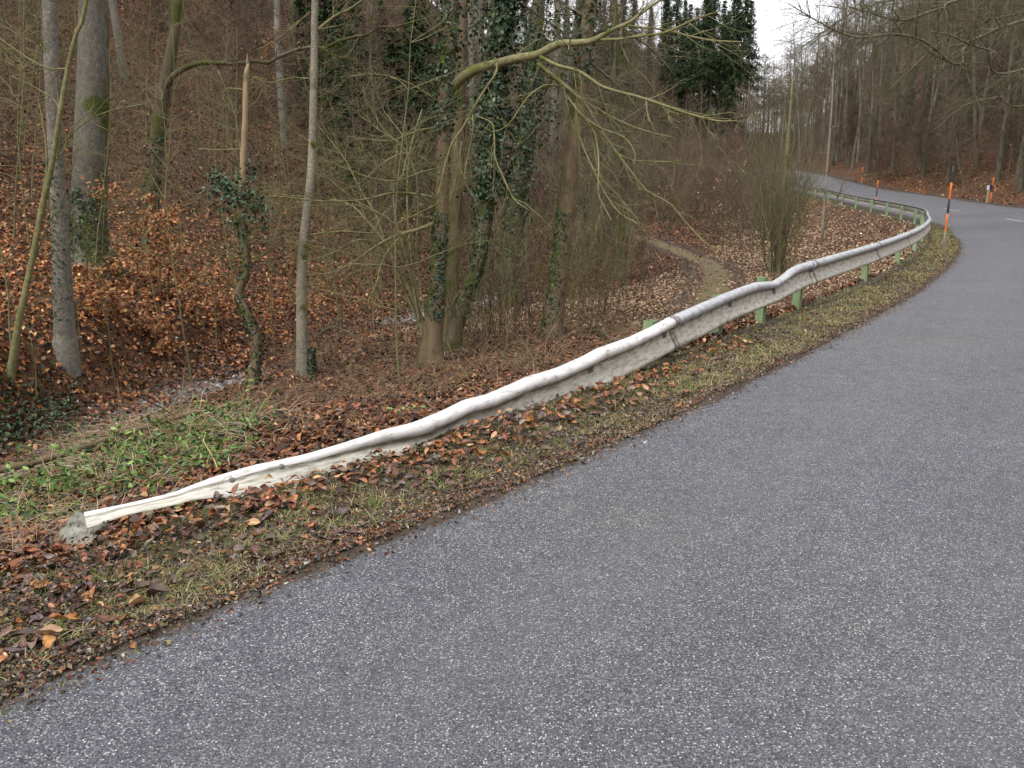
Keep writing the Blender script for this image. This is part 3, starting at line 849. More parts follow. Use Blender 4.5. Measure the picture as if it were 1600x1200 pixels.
gry = palette(n, [(0.40, 0.39, 0.38), (0.24, 0.23, 0.22), (0.55, 0.54, 0.53), (0.13, 0.12, 0.11)], [3, 3, 1.5, 2], rng)
o = mesh_np("stream_gravel", V.reshape(-1, 3), F, M_STEM, smooth_shade=False, attrs=dict(col=np.repeat(gry, 12, 0)))
tag(o, "grey pebbles of the dry stream bed at the foot of the leafy slope", "gravel", kind='stuff')

# ------------------------------------------------------------------ guardrail
def railmat(name, base0, base1, dirt_shade_amt, streak):
    g = NG(name, 0.55, 0.4)
    uv = g.nt.nodes.new("ShaderNodeCombineXYZ")
    g.nt.links.new(g.attr("rs"), uv.inputs[0]); g.nt.links.new(g.attr("rt"), uv.inputs[1])
    def sc(a, b):
        m = g.nt.nodes.new("ShaderNodeMapping"); m.inputs['Scale'].default_value = (a, b, 1)
        g.nt.links.new(uv.outputs[0], m.inputs['Vector']); return m.outputs[0]
    n0 = g.noise(1.0, 6, sc(2.2, 3))
    c = g.mix(n0, base0, base1)
    lowf = g.ramp(g.math('ADD', g.attr('rt'), g.math('MULTIPLY', g.math('SUBTRACT', n0, 0.5), 0.12)), [(0.33, 0), (0.41, 1)])
    c = g.mix(lowf, c, g.mix(g.noise(1.0, 5, sc(5, 9)), (0.50, 0.485, 0.40), (0.76, 0.745, 0.67)))
    st = g.noise(1.0, 4, sc(26, 1.2), 0.7)
    c = g.mix(g.math('MULTIPLY', g.ramp(st, [(0.42, 1), (0.62, 0)]), g.math('MULTIPLY', g.math('SUBTRACT', 1.0, g.math('MULTIPLY', lowf, 0.8)), streak)), c, (0.25, 0.25, 0.27))
    # grime and algae, heavier low in the troughs; crease shade painted into the mask
    tt = g.attr("rt")
    low = g.ramp(tt, [(0.0, 0.0), (0.27, 0.06), (0.32, 1.0), (0.41, 0.95), (0.48, 0.28), (0.76, 0.12), (0.93, 0.6), (1.0, 1.0)])
    gm = g.noise(1.0, 7, sc(9, 12), 0.7)
    f = g.math('MULTIPLY', g.ramp(g.math('ADD', gm, g.math('MULTIPLY', low, 0.20)), [(0.50, 0), (0.74, 1)]), dirt_shade_amt)
    c = g.mix(f, c, g.mix(g.noise(1.0, 4, sc(30, 40)), (0.06, 0.058, 0.035), (0.20, 0.19, 0.11)))
    c = g.mix(g.math('MULTIPLY', g.ramp(g.math('MULTIPLY', g.attr('js'), g.math('ADD', 0.55, gm)), [(0.35, 0), (0.75, 1)]), 0.85), c, (0.10, 0.085, 0.055))
    sp = g.noise(1.0, 5, sc(60, 80), 0.8)
    c = g.mix(g.ramp(sp, [(0.64, 0), (0.70, 0.8)]), c, (0.10, 0.10, 0.09))
    g.base(c)
    g.rough(g.ramp(n0, [(0.3, 0.45), (0.7, 0.65)]))
    g.bump(gm, 0.12, 0.004)
    return g.m
M_RAIL_W = railmat("chalky_white_rail", (0.68, 0.68, 0.66), (0.80, 0.80, 0.79), 0.85, 0.0)
M_RAIL_G = railmat("weathered_zinc_rail", (0.46, 0.475, 0.50), (0.66, 0.675, 0.70), 0.85, 0.5)
g = NG("grimy_flap", 0.75, 0.25); g.base(g.mix(g.ramp(g.noise(14, 6, rough=0.7), [(0.35, 0), (0.65, 1)]), (0.07, 0.068, 0.045), (0.36, 0.36, 0.30))); M_FLAP = g.m
g = NG("dull_steel", 0.6, 0.4); g.base(g.mix(g.noise(12, 4), (0.10, 0.105, 0.105), (0.24, 0.245, 0.25))); M_STEEL = g.m
g = NG("algae_green_post", 0.8, 0.25)
v = g.coord('Object', (1, 1, 0.4))
c = g.ramp(g.noise(7, 6, v, 0.65), [(0.3, (0.15, 0.23, 0.12)), (0.55, (0.25, 0.35, 0.19)), (0.75, (0.36, 0.41, 0.31))])
c = g.mix(g.ramp(g.noise(3, 4), [(0.55, 0), (0.7, 0.6)]), c, (0.33, 0.35, 0.33))
g.base(c); M_POST = g.m

PROF = np.array([(0.0, -0.004), (-0.003, 0.018), (-0.009, 0.041), (-0.020, 0.059), (-0.036, 0.069), (-0.056, 0.070), (-0.073, 0.059), (-0.084, 0.040), (-0.091, 0.020),
                 (-0.101, 0.008), (-0.125, 0.008), (-0.155, 0.016), (-0.185, 0.028), (-0.215, 0.045), (-0.242, 0.063), (-0.262, 0.073), (-0.282, 0.071), (-0.298, 0.054), (-0.308, 0.026), (-0.312, -0.002)])
pl = np.concatenate([[0], np.cumsum(np.linalg.norm(np.diff(PROF, axis=0), axis=1))]); pl /= pl[-1]
guard = empty("guardrail", (1.42, 7.7, 0), "long steel W-beam guardrail sinking into the verge at its near end and following the bend", "guardrail")
def beam(sa, sb, mat, over=0.0, step=0.06):
    n = max(4, int((sb - sa) / step))
    q = np.linspace(sa, sb, n)
    x, y = RAIL.point(q); zt = RAIL.val(q, 2)
    nx = np.interp(q, RAIL.s, RAIL.n[:, 0]); ny = np.interp(q, RAIL.s, RAIL.n[:, 1])
    # near end: the beam leans back and lies flatter as it dives
    lean = R(44) * (1 - smooth(0.0, 1.6, q)) ** 1.0 + R(18) * (1 - smooth(1.0, 4.5, q))
    qb, _ = RAIL.query(np.array([0.0, 1.42, 2.30, 3.9]), np.array([5.75, 7.70, 9.0, 11.25]))
    zb = np.interp(q, qb, [-0.05, 0.108, 0.193, 0.318])           # lower edge stays straight where only the top wave is crushed
    kb = np.where((q > qb[0]) & (q < qb[3]), (zt - zb) / 0.312, 1.0)
    V = np.zeros((n, len(PROF), 3)); 
    for j, (h, wv) in enumerate(PROF):
        flat = 1 - 0.55 * (1 - smooth(0.6, 2.2, q))            # crushed flatter near the end
        ww = (wv * flat + over); hh = h * np.interp(q, [0, 0.2, 0.5, 0.72, 1.0, 1.4, 1.9], [0.34, 0.22, 0.26, 0.50, 0.50, 0.60, 1.0]) * kb; ww = ww * (0.12 + 0.88 * smooth(0.95, 2.0, q))
        # rotate profile about the top edge by lean: face tips upward
        fh = hh * np.cos(lean) + 0 * ww
        fo = ww * np.cos(lean) - hh * np.sin(lean)
        fz = hh * np.cos(lean) + ww * np.sin(lean)
        V[:, j, 0] = x - nx * fo; V[:, j, 1] = y - ny * fo; V[:, j, 2] = zt + fz
    # small dents
    dent = 0.006 * fbm(q[:, None] + np.zeros(len(PROF))[None], np.arange(len(PROF))[None] * 0.3 + np.zeros(n)[:, None], 1.6, 71)
    V[:, :, 0] += dent; V[:, :, 2] += dent * 0.6
    idx = np.arange(n * len(PROF)).reshape(n, -1)
    F = np.stack([idx[:-1, :-1], idx[1:, :-1], idx[1:, 1:], idx[:-1, 1:]], -1).reshape(-1, 4)[:, ::-1]
    js = np.exp(-((q - q[-1] + 0.01) / 0.035) ** 2) + 0.8 * np.exp(-((q - q[0] - 0.16) / 0.05) ** 2) * (sa > 0.5)
    rs = np.repeat(q[:, None], len(PROF), 1).ravel(); rt = np.repeat(pl[None], n, 0).ravel()
    o = mesh_np("rail_beam", V.reshape(-1, 3), F, mat, guard, attrs=dict(rs=rs, rt=rt, js=np.repeat(js[:, None], len(PROF), 1).ravel()), origin=guard.location)
    md = o.modifiers.new("thickness", 'SOLIDIFY'); md.thickness = 0.004; md.offset = 1
    return o
sj, _ = RAIL.query(np.array([1.45, 3.95]), np.array([7.74, 11.32]))
J1, J2 = float(sj[0]), float(sj[1])
def rlabel(o, t): o['label'] = t
rlabel(beam(0.0, J1, M_RAIL_W), "chalky white crumpled end section")
rlabel(beam(J1 - 0.12, J2, M_RAIL_G, over=-0.006), "grey streaked section that humps up at its far end")
q = J2 - 0.12; k = 0
while q < RAIL.s[-1] - 4.5:
    beam(q, q + 4.12, M_RAIL_G, over=0.003 + 0.004 * ((k + 1) % 2), step=0.14); q += 4.0; k += 1

def box_arr(c, ex, ey, ez, hx, hy, hz):
    c = np.asarray(c, float); V = []
    for sz in (-1, 1):
        for sx, sy in ((-1, -1), (1, -1), (1, 1), (-1, 1)):
            V.append(c + ex * sx * hx + ey * sy * hy + ez * sz * hz)
    F = np.array([(3, 2, 1, 0), (4, 5, 6, 7), (0, 1, 5, 4), (1, 2, 6, 5), (2, 3, 7, 6), (3, 0, 4, 7)])
    return np.array(V), F
def merge(parts):
    Vs, Fs, off = [], [], 0
    for V, F in parts:
        Vs.append(V); Fs.append(F + off); off += len(V)
    return np.concatenate(Vs), np.concatenate(Fs)
UP = np.array((0, 0, 1.0))
post_s = []
for p in [(0.60, 6.5), (1.36, 7.62), (2.3, 9.0), (3.05, 10.05), (3.9, 11.25)]:
    s1, _ = RAIL.query(np.array([p[0]]), np.array([p[1]])); post_s.append(float(s1[0]))
q = post_s[-1] + 4.0
while q < RAIL.s[-1] - 3: post_s.append(q); q += 4.0
for i, q in enumerate(post_s):
    x, y = RAIL.point(q); x = float(x); y = float(y)
    k_ = int(np.searchsorted(RAIL.s, q)); k_ = min(k_, len(RAIL.s) - 1)
    t2 = np.array((*RAIL.t[k_], 0)); n2 = np.array((*RAIL.n[k_], 0))
    zt = float(RAIL.val(q, 2)); zg = float(RAIL.val(q, 3))
    top = zt - 0.03 + {0: -0.12, 1: 0.03, 3: 0.0}.get(i, 0.0) + random.uniform(-0.01, 0.01)
    if i == 3: top = zt + 0.045
    bot = min(zat(x + n2[0] * 0.12, y + n2[1] * 0.12), zg) - 0.45
    c0 = np.array((x, y, (top + bot) / 2)) + n2 * (0.125 if i > 0 else 0.07)
    h = (top - bot) / 2
    tilt = np.array((random.uniform(-0.02, 0.02), random.uniform(-0.02, 0.02), 1.0)); tilt = unit(tilt)
    # sigma / C shaped post: web along the road and two flanges with lips
    parts = [box_arr(c0 - n2 * 0.045, t2, n2, tilt, 0.056, 0.003, h), box_arr(c0 - t2 * 0.053, t2, n2, tilt, 0.003, 0.041, h), box_arr(c0 + t2 * 0.053, t2, n2, tilt, 0.003, 0.041, h),
             box_arr(c0 + n2 * 0.044 - t2 * 0.040, t2, n2, tilt, 0.0155, 0.003, h), box_arr(c0 + n2 * 0.044 + t2 * 0.040, t2, n2, tilt, 0.0155, 0.003, h)]
    V, F = merge(parts)
    o = mesh_np("post", V, F, M_POST, guard, False, origin=guard.location)
    if i == 0: o['label'] = "post behind the white section, mostly hidden"
    # spacer between post and beam
    if i > 0:
        V, F = box_arr(np.array((x, y, zt - 0.155)) + n2 * 0.036, t2, n2, UP, 0.035, 0.037, 0.11)
        mesh_np("spacer", V, F, M_STEEL, guard, False, origin=guard.location)
    if i < 14:
        # square washer plate and bolt head in the trough of the beam
        th = np.arange(8) * math.pi / 4
        V, F = box_arr(np.array((x, y, zt - 0.122)) - n2 * 0.018, t2, n2, UP, 0.034, 0.005, 0.036)
        a = np.array([np.array((x, y, zt - 0.124)) - n2 * 0.024 + 0.011 * (math.cos(t_) * t2 + math.sin(t_) * UP) for t_ in th])
        b = a - n2 * 0.009
        Vb = np.concatenate([a, b]); Fb = np.array([(j, (j + 1) % 8, 8 + (j + 1) % 8, 8 + j) for j in range(8)])
        V = np.concatenate([V, Vb, ]); 
        cap = np.array([(8 + 0, 8 + 1, 8 + 2, 8 + 3), (8 + 0, 8 + 3, 8 + 4, 8 + 7), (8 + 4, 8 + 5, 8 + 6, 8 + 7)]) + 8
        F = np.concatenate([F, Fb + 8, cap])
        o = mesh_np("bolt_plate", V, F, M_STEEL, guard, False, origin=guard.location)

# folded grey underside of the rail end, diving into the soil
n_ = 9; Vf = []
e0 = at(172, 818, 3.98) - (0, 0, 0.004); e1 = at(122, 797, 4.02); f0 = at(128, 868, 3.80); f1 = at(90, 838, 3.95)
for i in range(n_):
    t_ = i / (n_ - 1)
    for j in range(6):
        k_ = j / 5
        p_ = (e0 * (1 - k_) + e1 * k_) * (1 - t_) + (f0 * (1 - k_) + f1 * k_) * t_
        p_ = p_ + np.array((0, 0, 0.016 * math.sin(t_ * 3.1) - 0.018 * math.sin(k_ * 3.1) * (1 - 0.3 * t_)))
        Vf.append(p_)
Ff = np.array([(i * 6 + j, i * 6 + j + 1, (i + 1) * 6 + j + 1, (i + 1) * 6 + j) for i in range(n_ - 1) for j in range(5)])
nf = len(Vf)
o = mesh_np("end_flap", np.array(Vf), Ff, M_FLAP, guard, attrs=dict(rs=np.repeat(np.linspace(0, 0.25, n_), 6), rt=np.full(nf, 0.97), js=np.zeros(nf)), origin=guard.location)
o['label'] = 'dull grey-green stained flap bent down into the soil'
md = o.modifiers.new('thickness', 'SOLIDIFY'); md.thickness = 0.005

# round rivet caps on the lying end plate
def rivet(q, t):
    x, y = RAIL.point(q); zt = float(RAIL.val(q, 2))
    nx = float(np.interp(q, RAIL.s, RAIL.n[:, 0])); ny = float(np.interp(q, RAIL.s, RAIL.n[:, 1]))
    lean = R(44) * (1 - float(smooth(0.0, 1.6, q))) + R(18) * (1 - float(smooth(1.0, 4.5, q)))
    flat = 1 - 0.55 * (1 - float(smooth(0.6, 2.2, q)))
    h = PROF[t][0] * float(np.interp(q, [0, 0.2, 0.5, 0.72, 1.0, 1.4, 1.9], [0.34, 0.22, 0.26, 0.50, 0.50, 0.60, 1.0])); wv = (PROF[t][1] * flat) * (0.12 + 0.88 * float(smooth(0.95, 2.0, q))) + 0.004
    fo = wv * math.cos(lean) - h * math.sin(lean); fz = h * math.cos(lean) + wv * math.sin(lean)
    c = np.array((float(x) - nx * fo, float(y) - ny * fo, zt + fz))
    nrm = unit(np.array((-nx * math.cos(lean), -ny * math.cos(lean), math.sin(lean))) + np.array((0, 0, 0.35)))
    U = unit(np.cross(nrm, (0, 0, 1))); W = np.cross(nrm, U)
    V = [c + nrm * 0.009]; F = []
    n = 12
    for (rr, hh) in ((0.007, 0.008), (0.015, 0.003), (0.017, -0.004)):
        for j in range(n):
            a = j * 2 * math.pi / n; V.append(c + rr * (math.cos(a) * U + math.sin(a) * W) + nrm * hh)
    F3 = np.array([(0, 1 + j, 1 + (j + 1) % n) for j in range(n)])
    F4 = np.array([(1 + k * n + j, 1 + (k + 1) * n + j, 1 + (k + 1) * n + (j + 1) % n, 1 + k * n + (j + 1) % n) for k in range(2) for j in range(n)])
    mesh_np("rivet", np.array(V), [F3, F4], M_STEEL, guard, True, origin=guard.location)
sr, _ = RAIL.query(np.array([-1.50, -1.28]), np.array([4.31, 4.47]))
rivet(float(sr[0]), 8); rivet(float(sr[1]), 6)

# ------------------------------------------------------------------ snow poles and delineator
def plain(name, c0, c1, rough=0.6, sc=10):
    g = NG(name, rough, 0.35); g.base(g.mix(g.noise(sc, 5), c0, c1)); return g.m
M_ORANGE = plain("orange_pole_paint", (0.52, 0.12, 0.02), (0.72, 0.22, 0.04), 0.5)
M_BLACK = plain("faded_black_paint", (0.020, 0.021, 0.030), (0.05, 0.05, 0.065), 0.5)
M_WOOD = plain("grey_weathered_wood", (0.16, 0.13, 0.10), (0.30, 0.26, 0.21), 0.8, 20)
M_WHITE = plain("white_plastic", (0.70, 0.70, 0.70), (0.82, 0.82, 0.81), 0.4)
M_DELB = plain("delineator_black", (0.02, 0.02, 0.05), (0.05, 0.04, 0.11), 0.45)
M_TANP = plain("dirty_beige_plastic", (0.30, 0.25, 0.14), (0.44, 0.38, 0.24), 0.6)
def pole(base, top_pts, bands, r, label, lean=(0, 0)):
    root = empty("snow_pole", base, label, "snow pole", "orange and black snow poles beside the road")
    ax = unit((lean[0], lean[1], 1.0))
    for (h0, h1, mat, nm) in bands:
        T = Tubes()
        pts = np.array([np.array(base) + ax * h for h in np.linspace(h0, h1, 3)])
        T.add(pts, np.full(3, r), 12)
        T.build(nm, mat, root, np.array(base))
    return root
b = hit(1474, 386)
pole(b, None, [(-0.3, 0.42, M_WOOD, "stake"), (0.42, 0.87, M_ORANGE, "orange_band"), (0.87, 1.25, M_BLACK, "black_band"), (1.25, 1.67, M_ORANGE, "orange_band"), (1.67, 2.10, M_BLACK, "black_band")], 0.029,
     "tall orange and black snow pole on the grass at the inside of the bend", (0.012, 0))
x, y = EDGE.point(float(EDGE.query(np.array([19.9]), np.array([48.0]))[0][0]) + 1, 0.45)
b = np.array((float(x), float(y), zat(float(x), float(y))))
pole(b, None, [(-0.3, 0.35, M_WOOD, "stake"), (0.35, 0.75, M_ORANGE, "orange_band"), (0.75, 1.25, M_BLACK, "black_band"), (1.25, 1.65, M_ORANGE, "orange_band")], 0.034,
     "small distant snow pole rising behind the far guardrail with an orange top", (0, 0))
def right_at(Y, u, extra):
    """point just beyond the outer road edge in direction u"""
    best = None
    for q in np.arange(30, 130, 0.25):
        x, y = EDGE.point(q, -(WIDTH + extra))
        e = abs(float(x) / float(y) - u)
        if (best is None or e < best[0]) and abs(float(y) - Y) < 16: best = (e, float(x), float(y))
    return np.array((best[1], best[2], zat(best[1], best[2])))
b = right_at(50, 0.5480, 0.95)
pole(b, None, [(-0.3, 0.55, M_ORANGE, "orange_band"), (0.55, 0.95, M_BLACK, "black_band"), (0.95, 1.42, M_ORANGE, "orange_band")], 0.038,
     "orange snow pole half hidden behind the black and white marker post across the road", (0.03, 0))
b = right_at(76, 0.399, 0.8)
pole(b, None, [(-0.3, 0.5, M_ORANGE, "orange_band"), (0.5, 0.85, M_BLACK, "black_band"), (0.85, 1.3, M_ORANGE, "orange_band")], 0.036,
     "farthest snow pole beyond the road with a dead stick resting against it", (0, 0))
tp = b + np.array((0.1, -0.1, 0.75))
T = Tubes(); T.add(np.array([b + (-0.1, -0.1, 0.62), b + (0.9, 0.1, 0.72), b + (2.2, 0.3, 0.80), b + (3.6, 0.7, 0.95)]), np.array([0.04, 0.035, 0.03, 0.02]), 6)
for a in ((0.9, 0.4), (2.1, -0.3)):
    T.add(np.array([b + (a[0], 0, 0.72), b + (a[0] + a[1], -0.1, 0.2), b + (a[0] + a[1] * 1.2, -0.1, 0.0)]), np.array([0.025, 0.02, 0.015]), 5)
o = T.build("dead_branch", M_LIMB, None, None); tag(o, "dead branch lying sideways beside the farthest snow pole", "branch")

b = right_at(49, 0.5445, 0.45)
root = empty("delineator_post", b, "roadside marker post with a white and black head on a beige stem across the road", "marker post")
e = np.array((1, 0, 0.0)); f_ = np.array((0, 1, 0.0))
def wedge(h0, h1, x0, x1, mat, nm):
    """slice of the triangular, slanted-top marker body"""
    V = []
    for h in (h0, h1):
        V += [(x0, -0.06, h), (x1, -0.04, h), (x1, 0.06, h), (x0, 0.07, h)]
    V = np.array(V) + b
    F = np.array([(3, 2, 1, 0), (4, 5, 6, 7), (0, 1, 5, 4), (1, 2, 6, 5), (2, 3, 7, 6), (3, 0, 4, 7)])
    return mesh_np(nm, V, F, mat, root, False, origin=b)
wedge(-0.3, 0.74, -0.07, 0.03, M_TANP, "stem")
wedge(0.743, 1.0, -0.10, 0.0, M_WHITE, "white_face")
wedge(0.745, 1.02, 0.003, 0.16, M_DELB, "black_face")

# ------------------------------------------------------------------ foreground trees
def dist_px(p):   # metres per photo pixel at point p
    f = np.array((0, math.cos(PITCH), -math.sin(PITCH)))
    return float(np.dot(np.asarray(p) - CAM, f)) / FOC

def path3(px_pts, base, lean_y=0.0, dy=None):
    """trunk or limb through surveyed photo points; depth starts at the base and leans by lean_y per point"""
    out_, rad = [], []
    Y = base[1]
    for i, (px, py, r) in enumerate(px_pts):
        yy_ = Y + (dy[i] if dy is not None else lean_y * i)
        p = at(px, py, yy_)
        out_.append(p); rad.append(r * dist_px(p))
    return np.array(out_), np.array(rad)

def refine(pts, rad, step, rng=None, wob=0.0):
    Q = catmull(np.hstack([pts, rad[:, None]]), step)
    if rng is not None and wob:
        n = len(Q)
        Q[:, :3] += np.stack([np.interp(np.arange(n), np.arange(0, n + 4, 4), rng.normal(0, wob, len(np.arange(0, n + 4, 4)))) for _ in range(3)], 1)
    return Q[:, :3], np.maximum(Q[:, 3], 0.0012)

def ivy_on(pts, rad, z0, z1, dens, spread, rng, parent, origin, size=(0.035, 0.065), side=None):
    """ivy leaves sheathing a trunk between heights z0 and z1"""
    Z = pts[:, 2]; n = int(dens * (z1 - z0))
    z = rng.uniform(z0, z1, n)
    o_ = np.argsort(Z)
    cx = np.interp(z, Z[o_], pts[o_, 0]); cy = np.interp(z, Z[o_], pts[o_, 1]); rr = np.interp(z, Z[o_], rad[o_])
    a = rng.uniform(0, 2 * math.pi, n)
    if side is not None:
        a = side + rng.normal(0, 0.7, n)
    cl = 0.55 + 0.6 * vnoise(z * 3, a, 1.0, 81)
    rr = rr + np.abs(rng.normal(0, spread, n)) * np.clip(cl, 0.1, 1.4)
    D = np.stack([np.cos(a), np.sin(a), np.zeros(n)], 1)
    P = np.stack([cx, cy, z], 1) + D * rr[:, None] + (0, 0, 0)
    N = D + (0, 0, 0.35)
    cols = palette(n, [(0.028, 0.062, 0.022), (0.016, 0.038, 0.016), (0.05, 0.095, 0.03), (0.07, 0.10, 0.06)], [4, 4, 1.5, 0.7], rng, 0.25)
    return leaves_obj("ivy", P, N, rng.uniform(size[0], size[1], n), cols, M_GREEN, rng, parent, origin, curl=0.15, tilt=0.45, width=1.2)

CFG_CROWN = [(7, 5, 0.16, 0.05, 6, R(42), 0.5, 0.3), (5, 3, 0.2, 0.03, 5, R(40), 0.5, 0.2), (4, 3, 0.22, 0.0, 0, 0, 0, 0)]
def crown_above(T, pts, rad, rng, h_from, n, L, cfg=CFG_CROWN, up=0.5):
    Z = pts[:, 2]
    for i in range(n):
        z = h_from + (Z.max() - h_from) * (i + rng.random()) / n
        k = int(np.clip(np.searchsorted(Z, z), 0, len(Z) - 1)); p = pts[k]
        a = rng.uniform(0, 2 * math.pi); d = np.array((math.cos(a), math.sin(a), up * rng.uniform(0.4, 1.6)))
        t = (z - h_from) / max(0.1, Z.max() - h_from)
        grow(T, rng, p, d, L * (1 - 0.55 * t) * rng.uniform(0.7, 1.2), rad[k] * 0.45 + 0.004, 0, cfg)

def fg_tree(name, label, cat, px_pts, mat, height, twig_mat, seed, base=None, sides=12, flare=1.5, crown_n=14, crown_L=2.6, crown_from=6.0, dy=None, dead=False, twigs_low=0, root_dip=0.25, group=None):
    rg = np.random.default_rng(seed)
    b = hit(px_pts[0][0], px_pts[0][1]) if base is None else base
    pts, rad = path3(px_pts, b, dy=dy)
    pts[0] = (*pts[0][:2], b[2])
    # root flare and a stub below the soil
    d0 = unit(pts[1] - pts[0])
    pts = np.vstack([pts[0] - d0 * root_dip, pts[0], pts[0] + d0 * 0.22, pts[1:]])
    rad = np.concatenate([[rad[0] * flare * 1.1, rad[0] * flare, rad[0] * 1.08], rad[1:]])
    if not dead:
        d1 = unit(unit(pts[-1] - pts[-2]) + (0, 0, 1.2)); z = pts[-1][2]; k = max(2, int((height - z) / 1.6)); st = (height - z) / k; r_end = rad[-1]
        p = pts[-1]; ext, er = [], []
        for i in range(k):
            p = p + unit(d1 + rg.normal(0, 0.05, 3)) * st; ext.append(p); er.append(r_end * (1 - 0.85 * (i + 1) / k))
        pts = np.vstack([pts, ext]); rad = np.concatenate([rad, er])
    P, Rr = refine(pts, rad, 0.12 if sides > 8 else 0.15, rg, 0.006)
    root = empty(name, b, label, cat, group)
    T = Tubes(); T.add(P, Rr, sides)
    T.build("trunk", mat, root, b)
    T = Tubes()
    if not dead:
        crown_above(T, P, Rr, rg, crown_from, crown_n, crown_L)
    return root, P, Rr, T, rg, b

def limb(T, px_pts, Y0, dY, rg, twig_d=0.0, sub=None, sides=6, wob=0.01):
    """hand-surveyed limb: photo points, start depth and change of depth along it; side twigs at random"""
    n = len(px_pts); pts, rad = [], []
    for i, (px, py, r) in enumerate(px_pts):
        p = at(px, py, Y0 + dY * i / max(1, n - 1)); pts.append(p); rad.append((r if r > 4 else r * 0.8) * dist_px(p))
    P, Rr = refine(np.array(pts), np.array(rad), 0.07, rg, wob)
    T.add(P, Rr, sides)
    L = np.linalg.norm(np.diff(P, axis=0), axis=1).sum()
    m = int(L * twig_d * 3.4)
    for i in range(m):
        k = int(rg.uniform(0.12, 1.0) * (len(P) - 2)); d = unit(P[min(k + 3, len(P) - 1)] - P[max(0, k - 1)])
        a = unit(np.cross(d, rg.normal(0, 1, 3))); th = rg.uniform(0.4, 1.0)
        grow(T, rg, P[k], d * math.cos(th) + a * math.sin(th) + (0, 0, -0.05), rg.uniform(0.25, 1.0), min(max(Rr[k] * 0.5, 0.0045), 0.009), 0, sub or CFG_TW)
    return P, Rr
CFG_TW = [(6, 3, 0.17, -0.01, 5, R(38), 0.5, 0.2), (4, 3, 0.22, 0.0, 0, 0, 0, 0)]
CFG_TW2 = [(7, 3, 0.12, -0.02, 9, R(40), 0.42, 0.15), (5, 3, 0.2, 0.0, 3, R(38), 0.45, 0.3), (3, 3, 0.2, 0.0, 0, 0, 0, 0)]

# 1 speckled grey trunk at far left
root, P, Rr, T, rg, b = fg_tree("beech_tree", "smooth grey beech with pale flecks, the nearest grey trunk at far left", "tree",
    [(105, 572, 17), (102, 520, 16), (97, 420, 14), (92, 320, 12), (86, 200, 11), (80, 80, 11), (77, 0, 11)], M_BEECH, 17, M_TWIG_G, 1, flare=1.25, sides=16)
T.build("crown", M_TWIG_G, root, b)
ivy_on(P, Rr, b[2] + 0.5, b[2] + 2.8, 95, 0.012, rg, root, b, (0.025, 0.045), side=R(250))
# 2 massive trunk
root, P, Rr, T, rg, b = fg_tree("beech_tree", "thickest trunk of the slope, massive grey beech with mossy foot in the upper left", "tree",
    [(140, 418, 36), (138, 370, 29), (139, 300, 26), (143, 200, 25), (146, 90, 23), (145, 0, 21)], M_BEECH2, 22, M_TWIG_G, 2, flare=1.35, sides=20, crown_L=4)
T.build("crown", M_TWIG_G, root, b)
ivy_on(P, Rr, b[2] + 0.1, b[2] + 1.3, 330, 0.05, rg, root, b, (0.045, 0.075), side=R(265))
n = 1500; k = rg.integers(0, 14, n); a_ = rg.normal(R(250), 0.9, n); zz2 = rg.uniform(-0.3, 0.9, n) ** 1
rr_ = np.interp(zz2, [-0.3, 0, 0.3, 0.9], [0.62, 0.50, 0.40, 0.33]) * (0.9 + 0.25 * np.sin(a_ * 5))
Pm = b + np.stack([np.cos(a_) * rr_, np.sin(a_) * rr_, zz2], 1)
leaves_obj("moss", Pm, np.stack([np.cos(a_), np.sin(a_), 0.4 + 0 * a_], 1), 0.05, palette(n, [(0.09, 0.13, 0.015), (0.14, 0.19, 0.03), (0.06, 0.08, 0.015)], [2, 1, 2], rg), M_STEM, rg, root, b)
# 3 thin leaning sapling far left
root, P, Rr, T, rg, b = fg_tree("young_tree", "slender greenish sapling leaning right in front of the grey trunks at far left", "tree",
    [(18, 600, 6), (30, 500, 5.5), (48, 420, 5), (62, 340, 4.6), (78, 262, 4.4), (92, 180, 4), (106, 105, 3.6), (120, 50, 3.4), (138, -10, 3)], M_TWIG_Y, 8, M_TWIG_Y, 3, base=None, sides=8, crown_from=4.0, crown_n=8, crown_L=1.2)
Yb = b[1]
for L_ in ([(62, 340, 2), (76, 262, 2), (70, 200, 1.4), (60, 160, 1)], [(78, 262, 2.2), (100, 235, 1.5), (110, 200, 1.2), (140, 170, 1)], [(92, 180, 2), (80, 155, 1.4), (20, 120, 1)], [(48, 420, 2), (90, 330, 1.6), (130, 370, 1.4), (135, 440, 1)],
           [(106, 108, 2), (60, 100, 1.4), (0, 60, 1)], [(84, 235, 1.6), (150, 180, 1.3), (230, 160, 1)]):
    limb(T, L_, Yb, 0.5, rg, 2.5)
T.build("crown", M_TWIG_Y, root, b)
# 4 mossy ivy-clad trunk with long left-to-right limb
root, P, Rr, T, rg, b = fg_tree("mossy_tree", "mossy forked tree on the left slope with a long crooked limb reaching right", "tree",
    [(236, 395, 13), (238, 320, 11), (243, 240, 11), (252, 170, 12), (262, 115, 10), (272, 60, 8), (277, 0, 8)], M_MOSSY, 14, M_TWIG_G, 4, flare=1.3)
Yb = b[1]
lp = [(256, 150, 7), (270, 118, 6.5), (300, 103, 6), (340, 98, 5.5), (385, 98, 5), (430, 92, 5), (480, 78, 4.5), (530, 68, 4), (575, 55, 3.5), (620, 38, 3), (680, 20, 2.2)]
lp = [(a_, b_, c_ * 0.72) for a_, b_, c_ in lp]
limb(T, lp, Yb, -2.0, rg, 3.5, sides=8, wob=0.035)
limb(T, [(495, 72, 3), (540, 90, 2.4), (560, 60, 2)], Yb - 1.4, -0.3, rg, 4)
ivy_on(P, Rr, b[2] + 0.2, b[2] + 2.3, 260, 0.03, rg, root, b, (0.05, 0.08))
